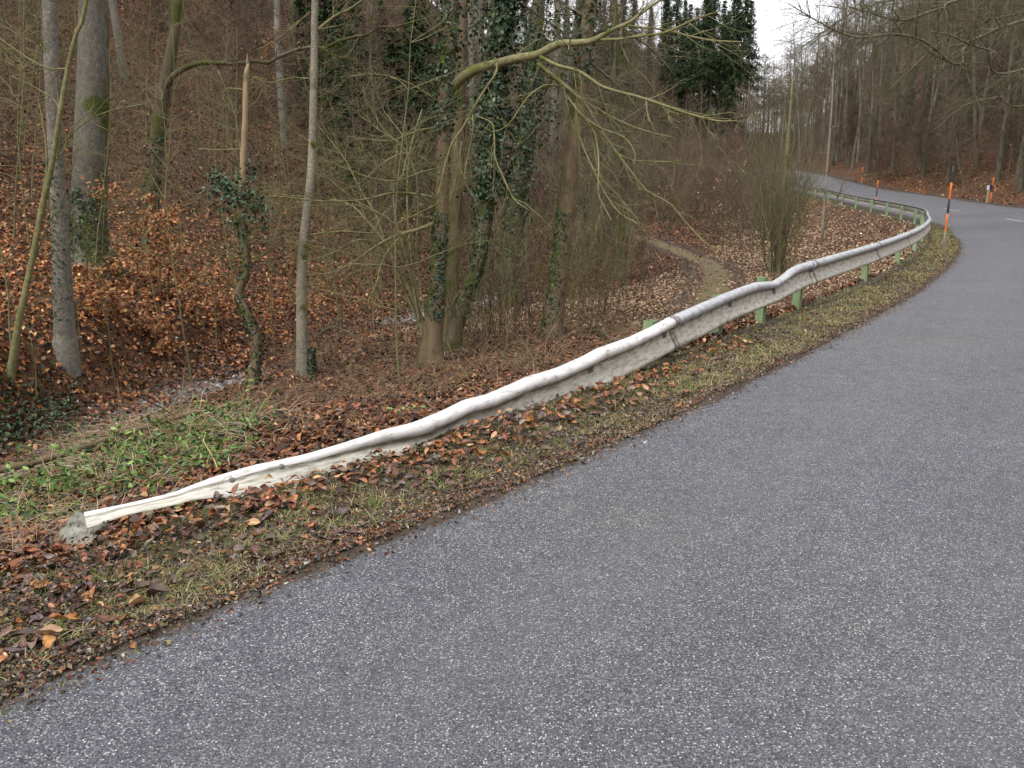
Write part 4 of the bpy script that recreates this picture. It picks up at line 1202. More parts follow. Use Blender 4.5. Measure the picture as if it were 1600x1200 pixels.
ivy_on(P, Rr, b[2] + 5.0, b[2] + 5.9, 240, 0.18, rg, root, b, (0.05, 0.08))
T.build("crown", M_MOSSY, root, b)
# 5 broken stem with ivy
root, P, Rr, T, rg, b = fg_tree("broken_tree", "snapped tree stem with bare splintered tan top and an ivy clump halfway up", "tree",
    [(392, 608, 10), (402, 550, 8), (398, 520, 8), (380, 478, 7), (372, 455, 6.5), (384, 425, 6.5), (383, 385, 7), (376, 340, 6.5), (379, 285, 6)], M_TAN, 0, M_TWIG_Y, 5, dead=True, sides=12, flare=1.25)
Tb = Tubes(); Pb, Rb = path3([(379, 290, 5.6), (380, 240, 4.8), (383, 190, 4.5), (384, 140, 4.4), (385, 122, 4.2), (385, 113, 3.9), (387, 107, 2.4), (388, 100, 1.5)], b)
Q, q_ = refine(Pb, Rb, 0.05, rg, 0.002); Tb.add(Q, q_, 12)
for (a0, a1, a2) in (((386.5, 118), (388.5, 104), (389, 96)), ((383.5, 118), (383.5, 110), (383, 104)), ((385, 116), (385.5, 102), (386.5, 84))):
    Ps_, Rs_ = path3([(*a0, 1.8), (*a1, 1.1), (*a2, 0.3)], b); Tb.add(Ps_, Rs_, 5)
o = Tb.build("snapped_top", M_RAW, root, b); o['label'] = "bare barkless upper stem ending in a splinter"
for L_ in ([(384, 140, 1.6), (355, 138, 1.3), (348, 152, 1.1), (365, 175, 1.0), (375, 190, 0.9)], [(386, 132, 1.6), (398, 120, 1.3), (412, 124, 1.0)], [(378, 233, 1.6), (340, 234, 1.2), (310, 232, 0.9)], [(376, 240, 1), (368, 180, 1), (350, 130, 0.9), (341, 110, 0.8)],
           [(377, 330, 1.6), (352, 300, 1.2), (335, 268, 0.9)], [(384, 170, 1.2), (400, 160, 0.8), (410, 140, 0.6)], [(385, 400, 1.4), (366, 372, 1.1), (365, 340, 0.9)]):
    limb(T, L_, b[1], 0.1, rg, 1.2, sides=5, wob=0.004)
T.build("side_shoots", M_LIMB, root, b)
c = at(374, 300, b[1]); n = 330
Pl = c + rg.normal(0, 1, (n, 3)) * (0.18, 0.16, 0.16) * rg.uniform(0.4, 1, (n, 1)); Pl[:, 2] -= 0.35 * np.abs(Pl[:, 0] - c[0])
for cc, m in (((342, 290), 110), ((402, 322), 120), ((385, 268), 60), ((372, 350), 70), ((408, 352), 40), ((332, 275), 30), ((352, 318), 40)):
    c2 = at(*cc, b[1]); Pl = np.vstack([Pl, c2 + rg.normal(0, 0.075, (m, 3))])
leaves_obj("ivy", Pl, rg.normal(0, 0.5, (len(Pl), 3)) + (0, -0.3, 0.6), rg.uniform(0.035, 0.07, len(Pl)), palette(len(Pl), [(0.030, 0.075, 0.030), (0.018, 0.045, 0.022), (0.065, 0.13, 0.055), (0.12, 0.18, 0.12)], [4, 4, 2, 0.8], rg, 0.25), M_GREEN, rg, root, b, curl=0.15, tilt=0.3, width=1.1)
ivy_on(P, Rr, b[2] + 0.0, at(0, 460, b[1])[2], 330, 0.025, rg, root, b, (0.03, 0.05))
ivy_on(P, Rr, at(0, 450, b[1])[2], at(0, 350, b[1])[2], 200, 0.03, rg, root, b, (0.03, 0.05))
# 6 pale straight trunk
root, P, Rr, T, rg, b = fg_tree("young_tree", "pale speckled slim trunk rising just right of the snapped stem with moss knots", "tree",
    [(473, 592, 10.5), (471, 520, 9), (470, 450, 8.5), (473, 390, 8), (480, 330, 7.5), (486, 270, 6.8), (488, 200, 6.3), (490, 120, 6), (492, 60, 5.6), (493, 0, 5.4)], M_PALE, 12, M_TWIG_Y, 6, flare=1.2, crown_n=12)
for L_ in ([(496, 50, 3), (520, 28, 2.6), (550, 10, 2.2), (575, -8, 2)], [(488, 18, 1.8), (460, 40, 1.5), (425, 66, 1.2), (395, 80, 1)], [(484, 122, 1.4), (455, 120, 1.4), (420, 130, 1.2), (400, 122, 0.8)],
           [(490, 290, 1.4), (500, 275, 1.8), (515, 268, 1.5)], [(484, 368, 1.8), (520, 363, 1.9), (580, 366, 1.9), (650, 358, 1.8), (680, 350, 1.6)], [(474, 380, 1.4), (440, 382, 1.4), (400, 402, 1), (350, 420, 0.8)], [(488, 310, 1.3), (440, 306, 1.3), (400, 306, 1), (330, 262, 0.7)]):
    limb(T, L_, b[1], 0.3, rg, 2.2, sides=5)
T.build("crown", M_TWIG_Y, root, b)
mk = []
for (px, py, rr) in ((490, 225, 5), (478, 384, 6), (475, 400, 5), (473, 480, 6)):
    p = at(px, py, b[1] - 0.06); n = 120
    mk.append((p + rg.normal(0, 1, (n, 3)) * rr * 0.45 * dist_px(p)))
mk = np.vstack(mk)
leaves_obj("moss", mk, rg.normal(0, 1, (len(mk), 3)), 0.022, palette(len(mk), [(0.10, 0.13, 0.015), (0.16, 0.20, 0.03)], [1, 1], rg), M_STEM, rg, root, b)
# ivy stump next to it
b6 = b
bs = hit(488, 592)
root = empty("ivy_stump", bs, "short stump wrapped in dark ivy, touching the pale slim trunk on its right", "stump")
pts, rad = path3([(488, 596, 5), (487, 570, 5), (487, 546, 4.5)], bs); Q, q_ = refine(pts, rad, 0.05); Tq = Tubes(); Tq.add(Q, q_, 10); Tq.build("trunk", M_MOSSY, root, bs)
ivy_on(Q, q_, Q[:, 2].min(), Q[:, 2].max() + 0.02, 900, 0.02, rg, root, bs, (0.025, 0.045))
# 7 ivy tree with arching limb
root, P, Rr, T, rg, b = fg_tree("ivy_tree", "tall tree with dark ivy collar and a long arching limb reaching right over the path", "tree",
    [(672, 578, 20), (676, 520, 16), (682, 460, 14), (686, 400, 13), (689, 320, 12.5), (692, 240, 12), (696, 150, 12), (702, 60, 12), (706, 0, 12)], M_TAN, 16, M_TWIG_Y, 7, flare=1.25, sides=16)
Yb = b[1]; tree7_root, tree7_b, T7, rg7 = root, b, T, rg
z = lambda py: float(at(700, py, Yb)[2])
ivy_on(P, Rr, z(205), z(-60), 620, 0.075, rg, root, b, (0.035, 0.065))
ivy_on(P, Rr, z(285), z(200), 120, 0.02, rg, root, b, (0.035, 0.06))
ivy_on(P, Rr, z(500), z(330), 300, 0.022, rg, root, b, (0.03, 0.055), side=R(290))
A0 = [(708, 136, 8), (722, 122, 8), (745, 108, 7.5), (790, 96, 7), (835, 88, 6.5), (870, 70, 6), (905, 70, 5.2), (930, 62, 4.6), (955, 45, 4), (985, 35, 3.2), (1020, 10, 2.6), (1050, -10, 2)]
limb(T, A0, Yb, -1.0, rg, 1.2, sides=10)
H = [
 [(840, 88, 4), (870, 102, 3.6), (905, 112, 3.4), (945, 138, 3.2), (1000, 152, 3), (1045, 168, 2.8), (1085, 182, 2.4), (1120, 188, 1.8), (1150, 187, 1.2)],
 [(838, 100, 4), (862, 118, 3.6), (890, 140, 3.2), (915, 165, 3), (930, 190, 2.8), (955, 230, 2.6), (985, 268, 2.5), (1010, 298, 2.3), (1045, 318, 2.0), (1070, 345, 1.8), (1090, 365, 1.5), (1112, 384, 1.2), (1130, 385, 0.8)],
 [(872, 108, 3), (876, 130, 3), (900, 158, 2.8), (915, 185, 2.6), (930, 225, 2.2), (938, 275, 2.0), (960, 300, 1.8), (985, 330, 1.5), (1004, 356, 1.0)],
 [(880, 140, 2.4), (905, 178, 2.2), (935, 200, 2.1), (975, 215, 1.8), (992, 240, 1.4), (990, 256, 0.9)],
 [(873, 137, 2), (850, 137, 2), (825, 155, 1.9), (808, 178, 1.7), (795, 195, 1.5), (770, 205, 1.2), (748, 190, 1)],
 [(912, 180, 2), (930, 210, 2), (935, 260, 1.7), (934, 300, 1.4), (945, 325, 1.1), (955, 345, 0.8)],
 [(775, 98, 2.6), (775, 112, 2.4), (760, 135, 2.2), (740, 165, 2.1), (720, 200, 2.0), (705, 225, 1.9), (695, 262, 1.8), (688, 290, 1.6), (680, 310, 1.3)],
 [(735, 185, 1.8), (712, 225, 1.6), (730, 290, 1.5), (742, 310, 1.2), (750, 335, 1)],
 [(745, 182, 1.6), (770, 198, 1.7), (772, 245, 1.6), (785, 275, 1.4), (802, 310, 1.3), (830, 330, 1)],
 [(738, 180, 1.4), (738, 205, 1.3), (726, 260, 1.2), (722, 300, 0.9)],
 [(930, 62, 3), (975, 60, 2.6), (1030, 52, 2.4), (1085, 30, 2.0), (1120, 20, 1.4)],
 [(972, 40, 2.4), (1030, 45, 2.2), (1100, 62, 2), (1160, 66, 1.4)],
 [(975, 40, 2), (972, 70, 1.8), (985, 100, 1.6), (1000, 120, 1)],
 [(890, 70, 2), (888, 85, 1.8), (892, 62, 1.2), (870, 45, 1), (855, 20, 1)],
 [(1010, 160, 1.6), (1012, 185, 1.4), (1022, 205, 1)], [(1045, 168, 1.4), (1048, 190, 1.2), (1058, 200, 0.8)],
 [(960, 235, 1.6), (990, 252, 1.5), (1030, 253, 1.2), (1065, 252, 0.8)],
 [(860, 120, 2.6), (900, 150, 2.4), (960, 185, 2.2), (1010, 205, 1.8), (1050, 215, 1.2)],
 [(900, 160, 2), (905, 210, 1.9), (925, 260, 1.7), (945, 300, 1.5), (970, 335, 1.2), (1000, 352, 0.8)],
]
for i, L_ in enumerate(H):
    limb(T, L_, Yb - 0.6, -0.5 + 0.25 * ((i * 7) % 5 - 2), rg, 1.9, sides=5)
# lower limbs to the left
for L_ in ([(685, 312, 3), (655, 304, 3), (610, 303, 2.8), (570, 312, 2.4), (530, 314, 2), (480, 311, 1.7), (420, 307, 1.2)],
           [(683, 348, 4.5), (660, 358, 4), (620, 370, 3.2), (590, 385, 2.5), (560, 405, 2), (520, 425, 1.5), (480, 430, 1)],
           [(600, 380, 2), (560, 375, 1.8), (520, 395, 1.5), (470, 410, 1)], [(630, 366, 2), (600, 400, 1.8), (590, 440, 1.5), (575, 470, 1)],
           [(688, 262, 2), (640, 240, 1.8), (600, 255, 1.5), (560, 290, 1.2), (520, 300, 0.9)], [(690, 200, 2), (655, 205, 1.8), (610, 220, 1.5), (540, 215, 1)],
           [(690, 160, 1.6), (640, 130, 1.6), (590, 115, 1.3), (550, 118, 0.9)], [(686, 330, 1.6), (650, 300, 1.5), (600, 270, 1.2), (560, 230, 1)],
           [(697, 60, 2), (670, 30, 1.8), (650, -5, 1.5)]):
    limb(T, L_, Yb, -0.9, rg, 2.6, sides=6, sub=CFG_TW2)
# coppice shoots from the same foot
for L_ in ([(663, 540, 5), (655, 495, 4.5), (640, 462, 4), (622, 425, 3.6), (605, 385, 3.2), (585, 360, 2.8), (560, 330, 2.3), (540, 318, 1.8), (500, 310, 1.2)],
           [(665, 530, 3), (650, 450, 2.6), (640, 380, 2.3), (636, 300, 2), (642, 230, 1.6), (660, 170, 1.2)], [(690, 545, 4), (690, 470, 3.2), (697, 400, 3), (700, 330, 2.8), (712, 280, 2.4), (722, 220, 2)],
           [(655, 500, 2.4), (640, 420, 2), (620, 350, 1.6), (615, 290, 1.3), (622, 220, 1)], [(668, 520, 2.2), (650, 400, 1.9), (655, 310, 1.5), (640, 240, 1.2), (590, 200, 1), (560, 180, 0.8)],
           [(660, 520, 2.8), (610, 400, 2), (590, 340, 1.8), (560, 290, 1.6), (540, 250, 1.2), (500, 200, 1)]):
    limb(T, L_, Yb, 0.5, rg, 2.0, sides=7)
T.build("crown", M_LIMB, root, b)
# second stem behind it
root, P, Rr, T, rg, b = fg_tree("forest_tree", "brown-grey trunk standing close behind the right side of the ivy-collared tree", "tree",
    [(704, 545, 13), (706, 450, 12), (709, 380, 11), (712, 300, 11), (716, 200, 10.5), (719, 100, 10), (722, 0, 10)], M_TAN, 15, M_TWIG_B, 71, flare=1.2)
T.build("crown", M_TWIG_B, root, b)
# 8 curved mossy ivy trunk
root, P, Rr, T, rg, b = fg_tree("ivy_tree", "mossy curving trunk smothered in ivy, standing between the ivy-collared tree and the bare tan one", "tree",
    [(704, 548, 14), (713, 510, 12), (732, 450, 11), (748, 410, 10), (758, 350, 10), (765, 290, 10), (768, 220, 10), (775, 130, 9), (785, 50, 9), (795, 0, 8)], M_MOSSY, 13, M_TWIG_G, 8, flare=1.3)
Yb = b[1]; zz = lambda py: float(at(760, py, Yb)[2])
ivy_on(P, Rr, zz(310), zz(-60), 1300, 0.22, rg, root, b, (0.045, 0.085))
ivy_on(P, Rr, zz(500), zz(300), 260, 0.03, rg, root, b, (0.04, 0.07))
for L_ in ([(775, 200, 4), (810, 170, 3), (840, 110, 2.5), (850, 60, 2)], [(770, 250, 4), (810, 230, 3), (850, 190, 2.5), (880, 170, 2)], [(785, 60, 4), (812, 30, 3), (830, -10, 2.5)], [(765, 80, 3), (745, 30, 2), (730, -20, 1.6)], [(800, -10, 2.6), (830, 15, 2.4), (865, 40, 2), (895, 62, 1.4)]):
    PL, RL = limb(T, L_, Yb, 0.4, rg, 2)
    k = rg.integers(0, len(PL), 260); Pq = PL[k] + rg.normal(0, 0.17, (260, 3)) * (1, 1, 1.3)
    leaves_obj("ivy", Pq, rg.normal(0, 0.6, (260, 3)) + (0, -0.4, 0.4), rg.uniform(0.045, 0.08, 260), palette(260, [(0.028, 0.062, 0.022), (0.016, 0.038, 0.016), (0.05, 0.095, 0.03)], [4, 4, 1.5], rg, 0.25), M_GREEN, rg, root, b, curl=0.15, tilt=0.3, width=1.2)
T.build("crown", M_TWIG_G, root, b)
# 8b dark mossy ones behind
for j, (pp, lab) in enumerate([
    ([(792, 478, 15), (796, 420, 14), (803, 350, 14), (812, 280, 13), (822, 200, 12), (832, 100, 11), (842, 0, 10)], "dark mossy trunk in the thicket immediately left of the tan ivy-foot tree"),
    ([(744, 470, 9), (747, 400, 8), (752, 320, 8), (758, 200, 7), (766, 60, 6), (772, 0, 6)], "dim slim trunk in the thicket behind the curving ivy trunk")]):
    root, P, Rr, T, rg, b = fg_tree("mossy_tree", lab, "tree", pp, M_MOSSY, 15, M_TWIG_G, 80 + j, flare=1.2)
    T.build("crown", M_TWIG_G, root, b)
    ivy_on(P, Rr, b[2] + 0.3, b[2] + 6.5, 520, 0.17, rg, root, b, (0.05, 0.09))
# 9 tan trunk with mossy left side
root, P, Rr, T, rg, b = fg_tree("tan_tree", "leaning tan-barked tree with mossy ivy-covered left side at its foot", "tree",
    [(862, 533, 17), (866, 480, 16), (873, 420, 15.5), (882, 340, 14), (892, 260, 13.5), (902, 190, 13), (910, 110, 12), (918, 40, 11.5), (923, 0, 11)], M_TAN, 17, M_TWIG_G, 9, flare=1.2, sides=18)
Yb = b[1]; zz = lambda py: float(at(880, py, Yb)[2])
ivy_on(P, Rr, b[2], zz(330), 170, 0.015, rg, root, b, (0.035, 0.055), side=R(245))
ivy_on(P, Rr, zz(130), zz(-80), 240, 0.10, rg, root, b, (0.04, 0.08))
for L_ in ([(895, 250, 2.4), (925, 235, 2), (950, 240, 1.6)], [(915, 60, 3), (960, 40, 2.5), (1010, 70, 2), (1050, 110, 1.5)], [(905, 140, 3), (870, 120, 2.2), (850, 150, 1.5)], [(912, 90, 2.4), (960, 130, 2), (1000, 170, 1.6), (1040, 230, 1)],
           [(920, 30, 3.4), (880, 5, 2.6), (850, -20, 2)]):
    limb(T, L_, Yb, 0.5, rg, 2.6, sub=CFG_TW2)
T.build("crown", M_TWIG_G, root, b)
for (px, py, rr, n, lab) in ((0, 0, 0, 0, ""),):
    pass
# 10 small mossy post-like trunk at the foot of path
root, P, Rr, T, rg, b = fg_tree("mossy_tree", "thin dark mossy trunk standing alone left of the rutted forest path", "tree",
    [(970, 438, 6), (971, 400, 5), (972, 350, 4.5), (975, 280, 4.5), (973, 200, 4), (968, 100, 4)], M_MOSSY, 13, M_TWIG_B, 10)
T.build("crown", M_TWIG_B, root, b)
# 11 tall bushy poplar-like shrub beside the bank
CFG_UP = [(9, 5, 0.05, 0.05, 14, R(30), 0.36, 0.12), (6, 3, 0.10, 0.06, 7, R(32), 0.45, 0.15), (4, 3, 0.15, 0.04, 0, 0, 0, 0)]
b = hit(1214, 428)
root = empty("tall_shrub", b, "tall bushy shrub with many upright bare stems rising behind the hump of the rail", "shrub")
rg = np.random.default_rng(12); T = Tubes(); Tt = Tubes()
pts, rad = path3([(1217, 432, 3.6), (1222, 340, 3.2), (1228, 240, 2.6), (1233, 180, 2), (1238, 120, 1.3)], b); pts[0][2] = b[2] - 0.1
Q, q_ = refine(pts, rad, 0.2, rg, 0.02); Tt.add(Q, q_, 8)
for k in range(30):
    a = rg.uniform(0, 6.28); sp = rg.uniform(0.06, 0.42)
    off = rg.normal(0, 0.28, 3) * (1, 1, 0)
    grow(Tt if k < 9 else T, rg, b + off + (0, 0, -0.05), (math.cos(a) * sp, math.sin(a) * sp, 1), rg.uniform(2.8, 6.4), rg.uniform(0.014, 0.030), 0, CFG_UP)
Tt.build("stems", M_LIMB, root, b); T.build("branches", M_TWIG_G, root, b)
# 12 slim pale birch-like sapling
for j, (pp, lab, m_) in enumerate([
    ([(1284, 372, 2.0), (1289, 300, 1.9), (1294, 240, 1.7), (1300, 160, 1.4), (1303, 90, 1.0)], "slim whitish sapling on the leafy bank just inside the far guardrail", M_PALE),
    ([(1281, 385, 2.2), (1290, 350, 1.8), (1302, 325, 1.4), (1316, 290, 1.0)], "low forked brown sapling on the leafy bank in front of the whitish one", M_TWIG_G),
    ([(1150, 345, 2.5), (1153, 290, 2.2), (1150, 240, 1.8), (1156, 180, 1.4)], "thin brown sapling left of the tall bushy shrub above the path", M_TWIG_B)]):
    root, P, Rr, T, rg, b = fg_tree("sapling", lab, "sapling", pp, m_, float(at(*pp[-1][:2], hit(*pp[0][:2])[1])[2]) + 1.5, M_TWIG_G, 90 + j, sides=6, crown_from=float(hit(*pp[0][:2])[2]) + 1.6, crown_n=12, crown_L=1.1, flare=1.1)
    T.build("crown", M_TWIG_P, root, b)
# 13 beech saplings with withered orange leaves
def leafy_sapling(px, py, h, label, n_leaf, seed, spread=0.9):
    rg = np.random.default_rng(seed); b = hit(px, py)
    root = empty("beech_sapling", b, label, "sapling")
    T = Tubes(); P0, R0 = grow(T, rg, b - (0, 0, 0.1), (rg.normal(0, 0.1), -0.05, 1), h, 0.016, 0, [(8, 6, 0.08, 0.05, 0, 0, 0, 0)])
    tips = []
    for k in range(int(12 * spread + 6)):
        i = rg.integers(2, 7); a = rg.uniform(0, 6.28)
        T2 = Tubes(); Pq, Rq = grow(T2, rg, P0[i], (math.cos(a), math.sin(a), 0.15), h * 0.45 * spread * rg.uniform(0.5, 1.1), 0.006, 0, [(6, 3, 0.12, -0.01, 5, R(40), 0.5, 0.2), (4, 3, 0.15, 0, 0, 0, 0, 0)])
        for key, L in T2.g.items():
            for (pp, rr) in L: T.add(pp, rr, key[1]); tips.append(pp)
    T.build("stem", M_TWIG_G, root, b)
    allp = np.concatenate(tips); k = rg.integers(0, len(allp), n_leaf)
    P = allp[k] + rg.normal(0, 0.03, (n_leaf, 3))
    leaves_obj("foliage", P, rg.normal(0, 0.45, (n_leaf, 3)) + (0, -0.3, 0.8), rg.uniform(0.05, 0.085, n_leaf), palette(n_leaf, [(0.42, 0.19, 0.075), (0.52, 0.27, 0.12), (0.28, 0.11, 0.045)], [3, 1.6, 1.6], rg, 0.2), M_LEAF, rg, root, b, curl=0.3, tilt=0.3)
leafy_sapling(212, 452, 1.9, "beech sapling holding withered orange leaves in front of the massive grey trunk", 950, 1)
leafy_sapling(265, 470, 1.6, "beech sapling with orange leaves below the mossy forked tree", 800, 2)
leafy_sapling(320, 520, 1.3, "low orange-leaved beech sapling left of the snapped stem", 700, 3)
leafy_sapling(170, 520, 1.1, "low orange-leaved beech sapling just right of the nearest grey trunk", 600, 4, 0.8)
leafy_sapling(250, 560, 0.8, "knee-high orange beech seedling near the stream bed, lowest on the slope", 450, 5, 0.9)
leafy_sapling(405, 195, 4.0, "orange-leaved sapling high on the slope behind the top of the snapped stem", 800, 6)
# fallen branch by the ivy
pp = [(-30, 778), (60, 755), (120, 738), (175, 716), (235, 695), (300, 676), (350, 662), (395, 655)]
pts = []
for (px, py) in pp:
    h_ = hit(px, py); pts.append(h_ + (0, 0, 0.17))
pts = np.array(pts); Q, q_ = refine(pts, np.linspace(0.030, 0.020, len(pts)), 0.08, rng, 0.008)
T = Tubes(); T.add(Q, q_, 9)
rg = np.random.default_rng(55)
for k in range(9):
    i = rg.integers(5, len(Q) - 5); a = rg.uniform(0, 6.28)
    grow(T, rg, Q[i], (math.cos(a), math.sin(a) * 0.5, 0.35), rg.uniform(0.3, 0.8), 0.009, 0, CFG_TW)
o = T.build("fallen_branch", M_TAN, None, None); tag(o, "long fallen branch lying through the green ivy behind the rail end", "branch")
# second small fallen bits
def stick(p0, p1, p2, r, label):
    a = hit(*p0) + (0, 0, 0.05); c = hit(*p2) + (0, 0, 0.04); m_ = hit(*p1) + (0, 0, 0.12)
    Q, q_ = refine(np.array([a, m_, c]), np.array([r, r * 0.9, r * 0.5]), 0.06, rg, 0.004)
    T = Tubes(); T.add(Q, q_, 7); grow(T, rg, Q[len(Q) // 2], (0.3, 0.1, 0.6), 0.3, r * 0.4, 0, CFG_TW)
    o = T.build("fallen_branch", M_MOSSY, None, None); tag(o, label, "branch")
stick((490, 532), (520, 522), (562, 530), 0.03, "mossy fallen branch lying right of the pale slim trunk")
stick((925, 522), (942, 532), (958, 545), 0.03, "short yellowish fallen branch right of the leaning tan tree")
stick((505, 590), (495, 550), (488, 520), 0.018, "mossy crooked stick propped beside the ivy stump")

# ------------------------------------------------------------------ background forest (meshes shared by copies)
SUB2 = [(7, 4, 0.14, 0.07, 8, R(45), 0.5, 0.12), (5, 3, 0.18, 0.05, 6, R(42), 0.5, 0.15), (4, 3, 0.22, 0.02, 0, 0, 0, 0)]
def make_bare(seed, h, r, clear, n, L, mat_t, mat_c, lean=0.03, wob=0.03, low=0):
    rg = np.random.default_rng(seed); T = Tubes()
    P, Rr = grow(T, rg, (0, 0, -0.4), (rg.normal(0, lean), rg.normal(0, lean), 1), h, r, 0, [(12, 8, wob, 0.03, 0, 0, 0, 0)])
    Q, q_ = refine(P, np.maximum(Rr, 0.015), 0.8); T = Tubes(); T.add(Q, q_, 8)
    V, F = T.arrays(); tm = mesh_np("trunk", V, F, mat_t)
    T = Tubes()
    crown_above(T, Q, q_ * 0.6, rg, clear, n, L, SUB2, up=0.45)
    if low:
        crown_above(T, Q, q_ * 0.3, rg, 1.0, low, L * 0.6, SUB2, up=0.1)
    for lst in T.g.values():
        for k in range(len(lst)): lst[k] = (lst[k][0], np.maximum(lst[k][1], 0.0075))
    V, F = T.arrays(); cm = mesh_np("crown", V, F, mat_c)
    return tm, cm
def make_brush(seed, h, n, mat, spread=0.35, r=0.009):
    rg = np.random.default_rng(seed); T = Tubes()
    for k in range(n):
        a = rg.uniform(0, 6.28); sp = rg.uniform(0.05, spread)
        grow(T, rg, (rg.normal(0, 0.25), rg.normal(0, 0.25), -0.1), (math.cos(a) * sp, math.sin(a) * sp, 1), h * rg.uniform(0.5, 1.1), r * rg.uniform(0.7, 1.3), 0,
             [(7, 3, 0.09, 0.0, 7, R(35), 0.4, 0.2), (5, 3, 0.16, 0.0, 3, R(38), 0.45, 0.3), (3, 3, 0.2, 0.0, 0, 0, 0, 0)])
    for lst in T.g.values():
        for k in range(len(lst)): lst[k] = (lst[k][0], np.maximum(lst[k][1], 0.0032))
    V, F = T.arrays(); return mesh_np("shrub", V, F, mat)
def make_spruce(seed, h, clear):
    rg = np.random.default_rng(seed); T = Tubes()
    P = np.array([(0, 0, -0.5), (0.05, 0, h * 0.3), (0, 0.05, h * 0.7), (0, 0, h)]); Q, q_ = refine(P, np.array([0.2, 0.16, 0.09, 0.02]), 1.0); T.add(Q, q_, 8)
    for k in range(40):
        z = rg.uniform(min(3, clear), clear + 2); a = rg.uniform(0, 6.28); T.add(np.array([(0, 0, z), (math.cos(a) * 0.7, math.sin(a) * 0.7, z - 0.1), (math.cos(a) * 1.3, math.sin(a) * 1.3, z - 0.4)]), np.array([0.02, 0.015, 0.008]), 3)
    V, F = T.arrays(); tm = mesh_np("trunk", V, F, M_SPRUCE)
    Ps, Ns, sz = [], [], []
    z = clear
    while z < h:
        t = (z - clear) / (h - clear); L = (2.5 * (1 - t) ** 0.8 + 0.15) * rg.uniform(0.75, 1.15)
        for b_ in range(rg.integers(5, 8)):
            a = rg.uniform(0, 6.28); d = np.array((math.cos(a), math.sin(a), 0)); m = int(12 + 34 * (1 - t))
            s_ = rg.random(m) ** 0.7; l = L * rg.uniform(0.6, 1.15)
            pt = d[None] * (s_ * l)[:, None] + np.array((0, 0, 1))[None] * (z - 0.35 * s_ * l - 0.10 * l * s_ ** 2 + 0.2)[:, None]
            pt += rg.normal(0, 1, (m, 3)) * (0.16, 0.16, 0.09)
            Ps.append(pt); Ns.append(np.tile((0, 0, 1.0), (m, 1)) + d * 0.4); sz.append(np.full(m, 0.36) * rg.uniform(0.6, 1.2, m))
        z += 0.30 + 0.12 * rg.random()
    P = np.vstack(Ps); N = np.vstack(Ns); sz = np.concatenate(sz)
    V, F = leaf_arrays(P, N, sz, rg, curl=0.3, tilt=0.5, width=0.55)
    col = palette(len(P), [(0.035, 0.068, 0.026), (0.022, 0.044, 0.020), (0.060, 0.095, 0.034)], [3, 2.4, 1.4], rg, 0.25)
    cm = mesh_np("crown", V, F, M_STEM, attrs=dict(col=np.repeat(col, 8, 0)))
    return tm, cm

PROTO = {}
def stash(key, objs):
    PROTO[key] = [(o.name.split('.')[0], o.data) for o in objs]
    for o in objs: bpy.data.objects.remove(o)
def use(key, x, y, name, label, cat, group, rot, sc, tilt=(0, 0), mats=None):
    z = zat(x, y)
    root = bpy.data.objects.new(name, None); root.empty_display_size = 0.2
    S.collection.objects.link(root)
    root.location = (x, y, z); root.rotation_euler = (tilt[0], tilt[1], rot); root.scale = (sc, sc, sc)
    tag(root, label, cat, group)
    for nm, me in PROTO[key]:
        o = bpy.data.objects.new(nm, me); S.collection.objects.link(o); o.parent = root
    return root
def use1(key, x, y, name, label, cat, group, rot, sc):
    nm, me = PROTO[key][0]
    o = bpy.data.objects.new(name, me); S.collection.objects.link(o)
    o.location = (x, y, zat(x, y)); o.rotation_euler = (0, 0, rot); o.scale = (sc, sc, sc)
    return tag(o, label, cat, group)

for k in range(4):
    stash(("bare", k), make_bare(200 + k, 20 + 1.5 * k, 0.17 + 0.02 * (k % 3), 6.5 + k, 26, 5.0, M_FTRUNK if k % 2 else M_BEECH, M_TWIG_G if k % 2 else M_TWIG_P))
for k in range(3):
    stash(("slim", k), make_bare(220 + k, 13 + k, 0.075 + 0.01 * k, 3.5, 24, 2.8, M_FTRUNK, M_TWIG_B if k % 2 else M_TWIG_G, lean=0.09, wob=0.05, low=8))
for k in range(3):
    stash(("understory", k), make_bare(240 + k, 6.5 + k, 0.035, 1.0, 30, 2.0, M_TWIG_G, (M_TWIG_B, M_TWIG_P, M_TWIG_G)[k], lean=0.15, wob=0.09))
for k in range(3):
    rg_ = np.random.default_rng(350 + k); T_ = Tubes()
    P_, R_ = grow(T_, rg_, (0, 0, -0.1), (rg_.normal(0, 0.12), rg_.normal(0, 0.12), 1), 4.6, 0.017, 0, [(10, 6, 0.07, 0.02, 0, 0, 0, 0)])
    tm_ = T_.build("trunk", M_TWIG_Y); T_ = Tubes()
    crown_above(T_, P_, R_, rg_, 0.7, 22, 1.7, [(8, 4, 0.12, 0.03, 6, R(38), 0.45, 0.2), (5, 3, 0.16, 0.02, 3, R(35), 0.5, 0.3), (4, 3, 0.16, 0, 0, 0, 0, 0)], up=0.35)
    for key_ in list(T_.g):
        T_.g[key_] = [(a_, np.minimum(b_, 0.006)) for a_, b_ in T_.g[key_]]
    stash(("fine", k), [tm_, T_.build("crown", M_TWIG_Y if k else M_TWIG_G)])
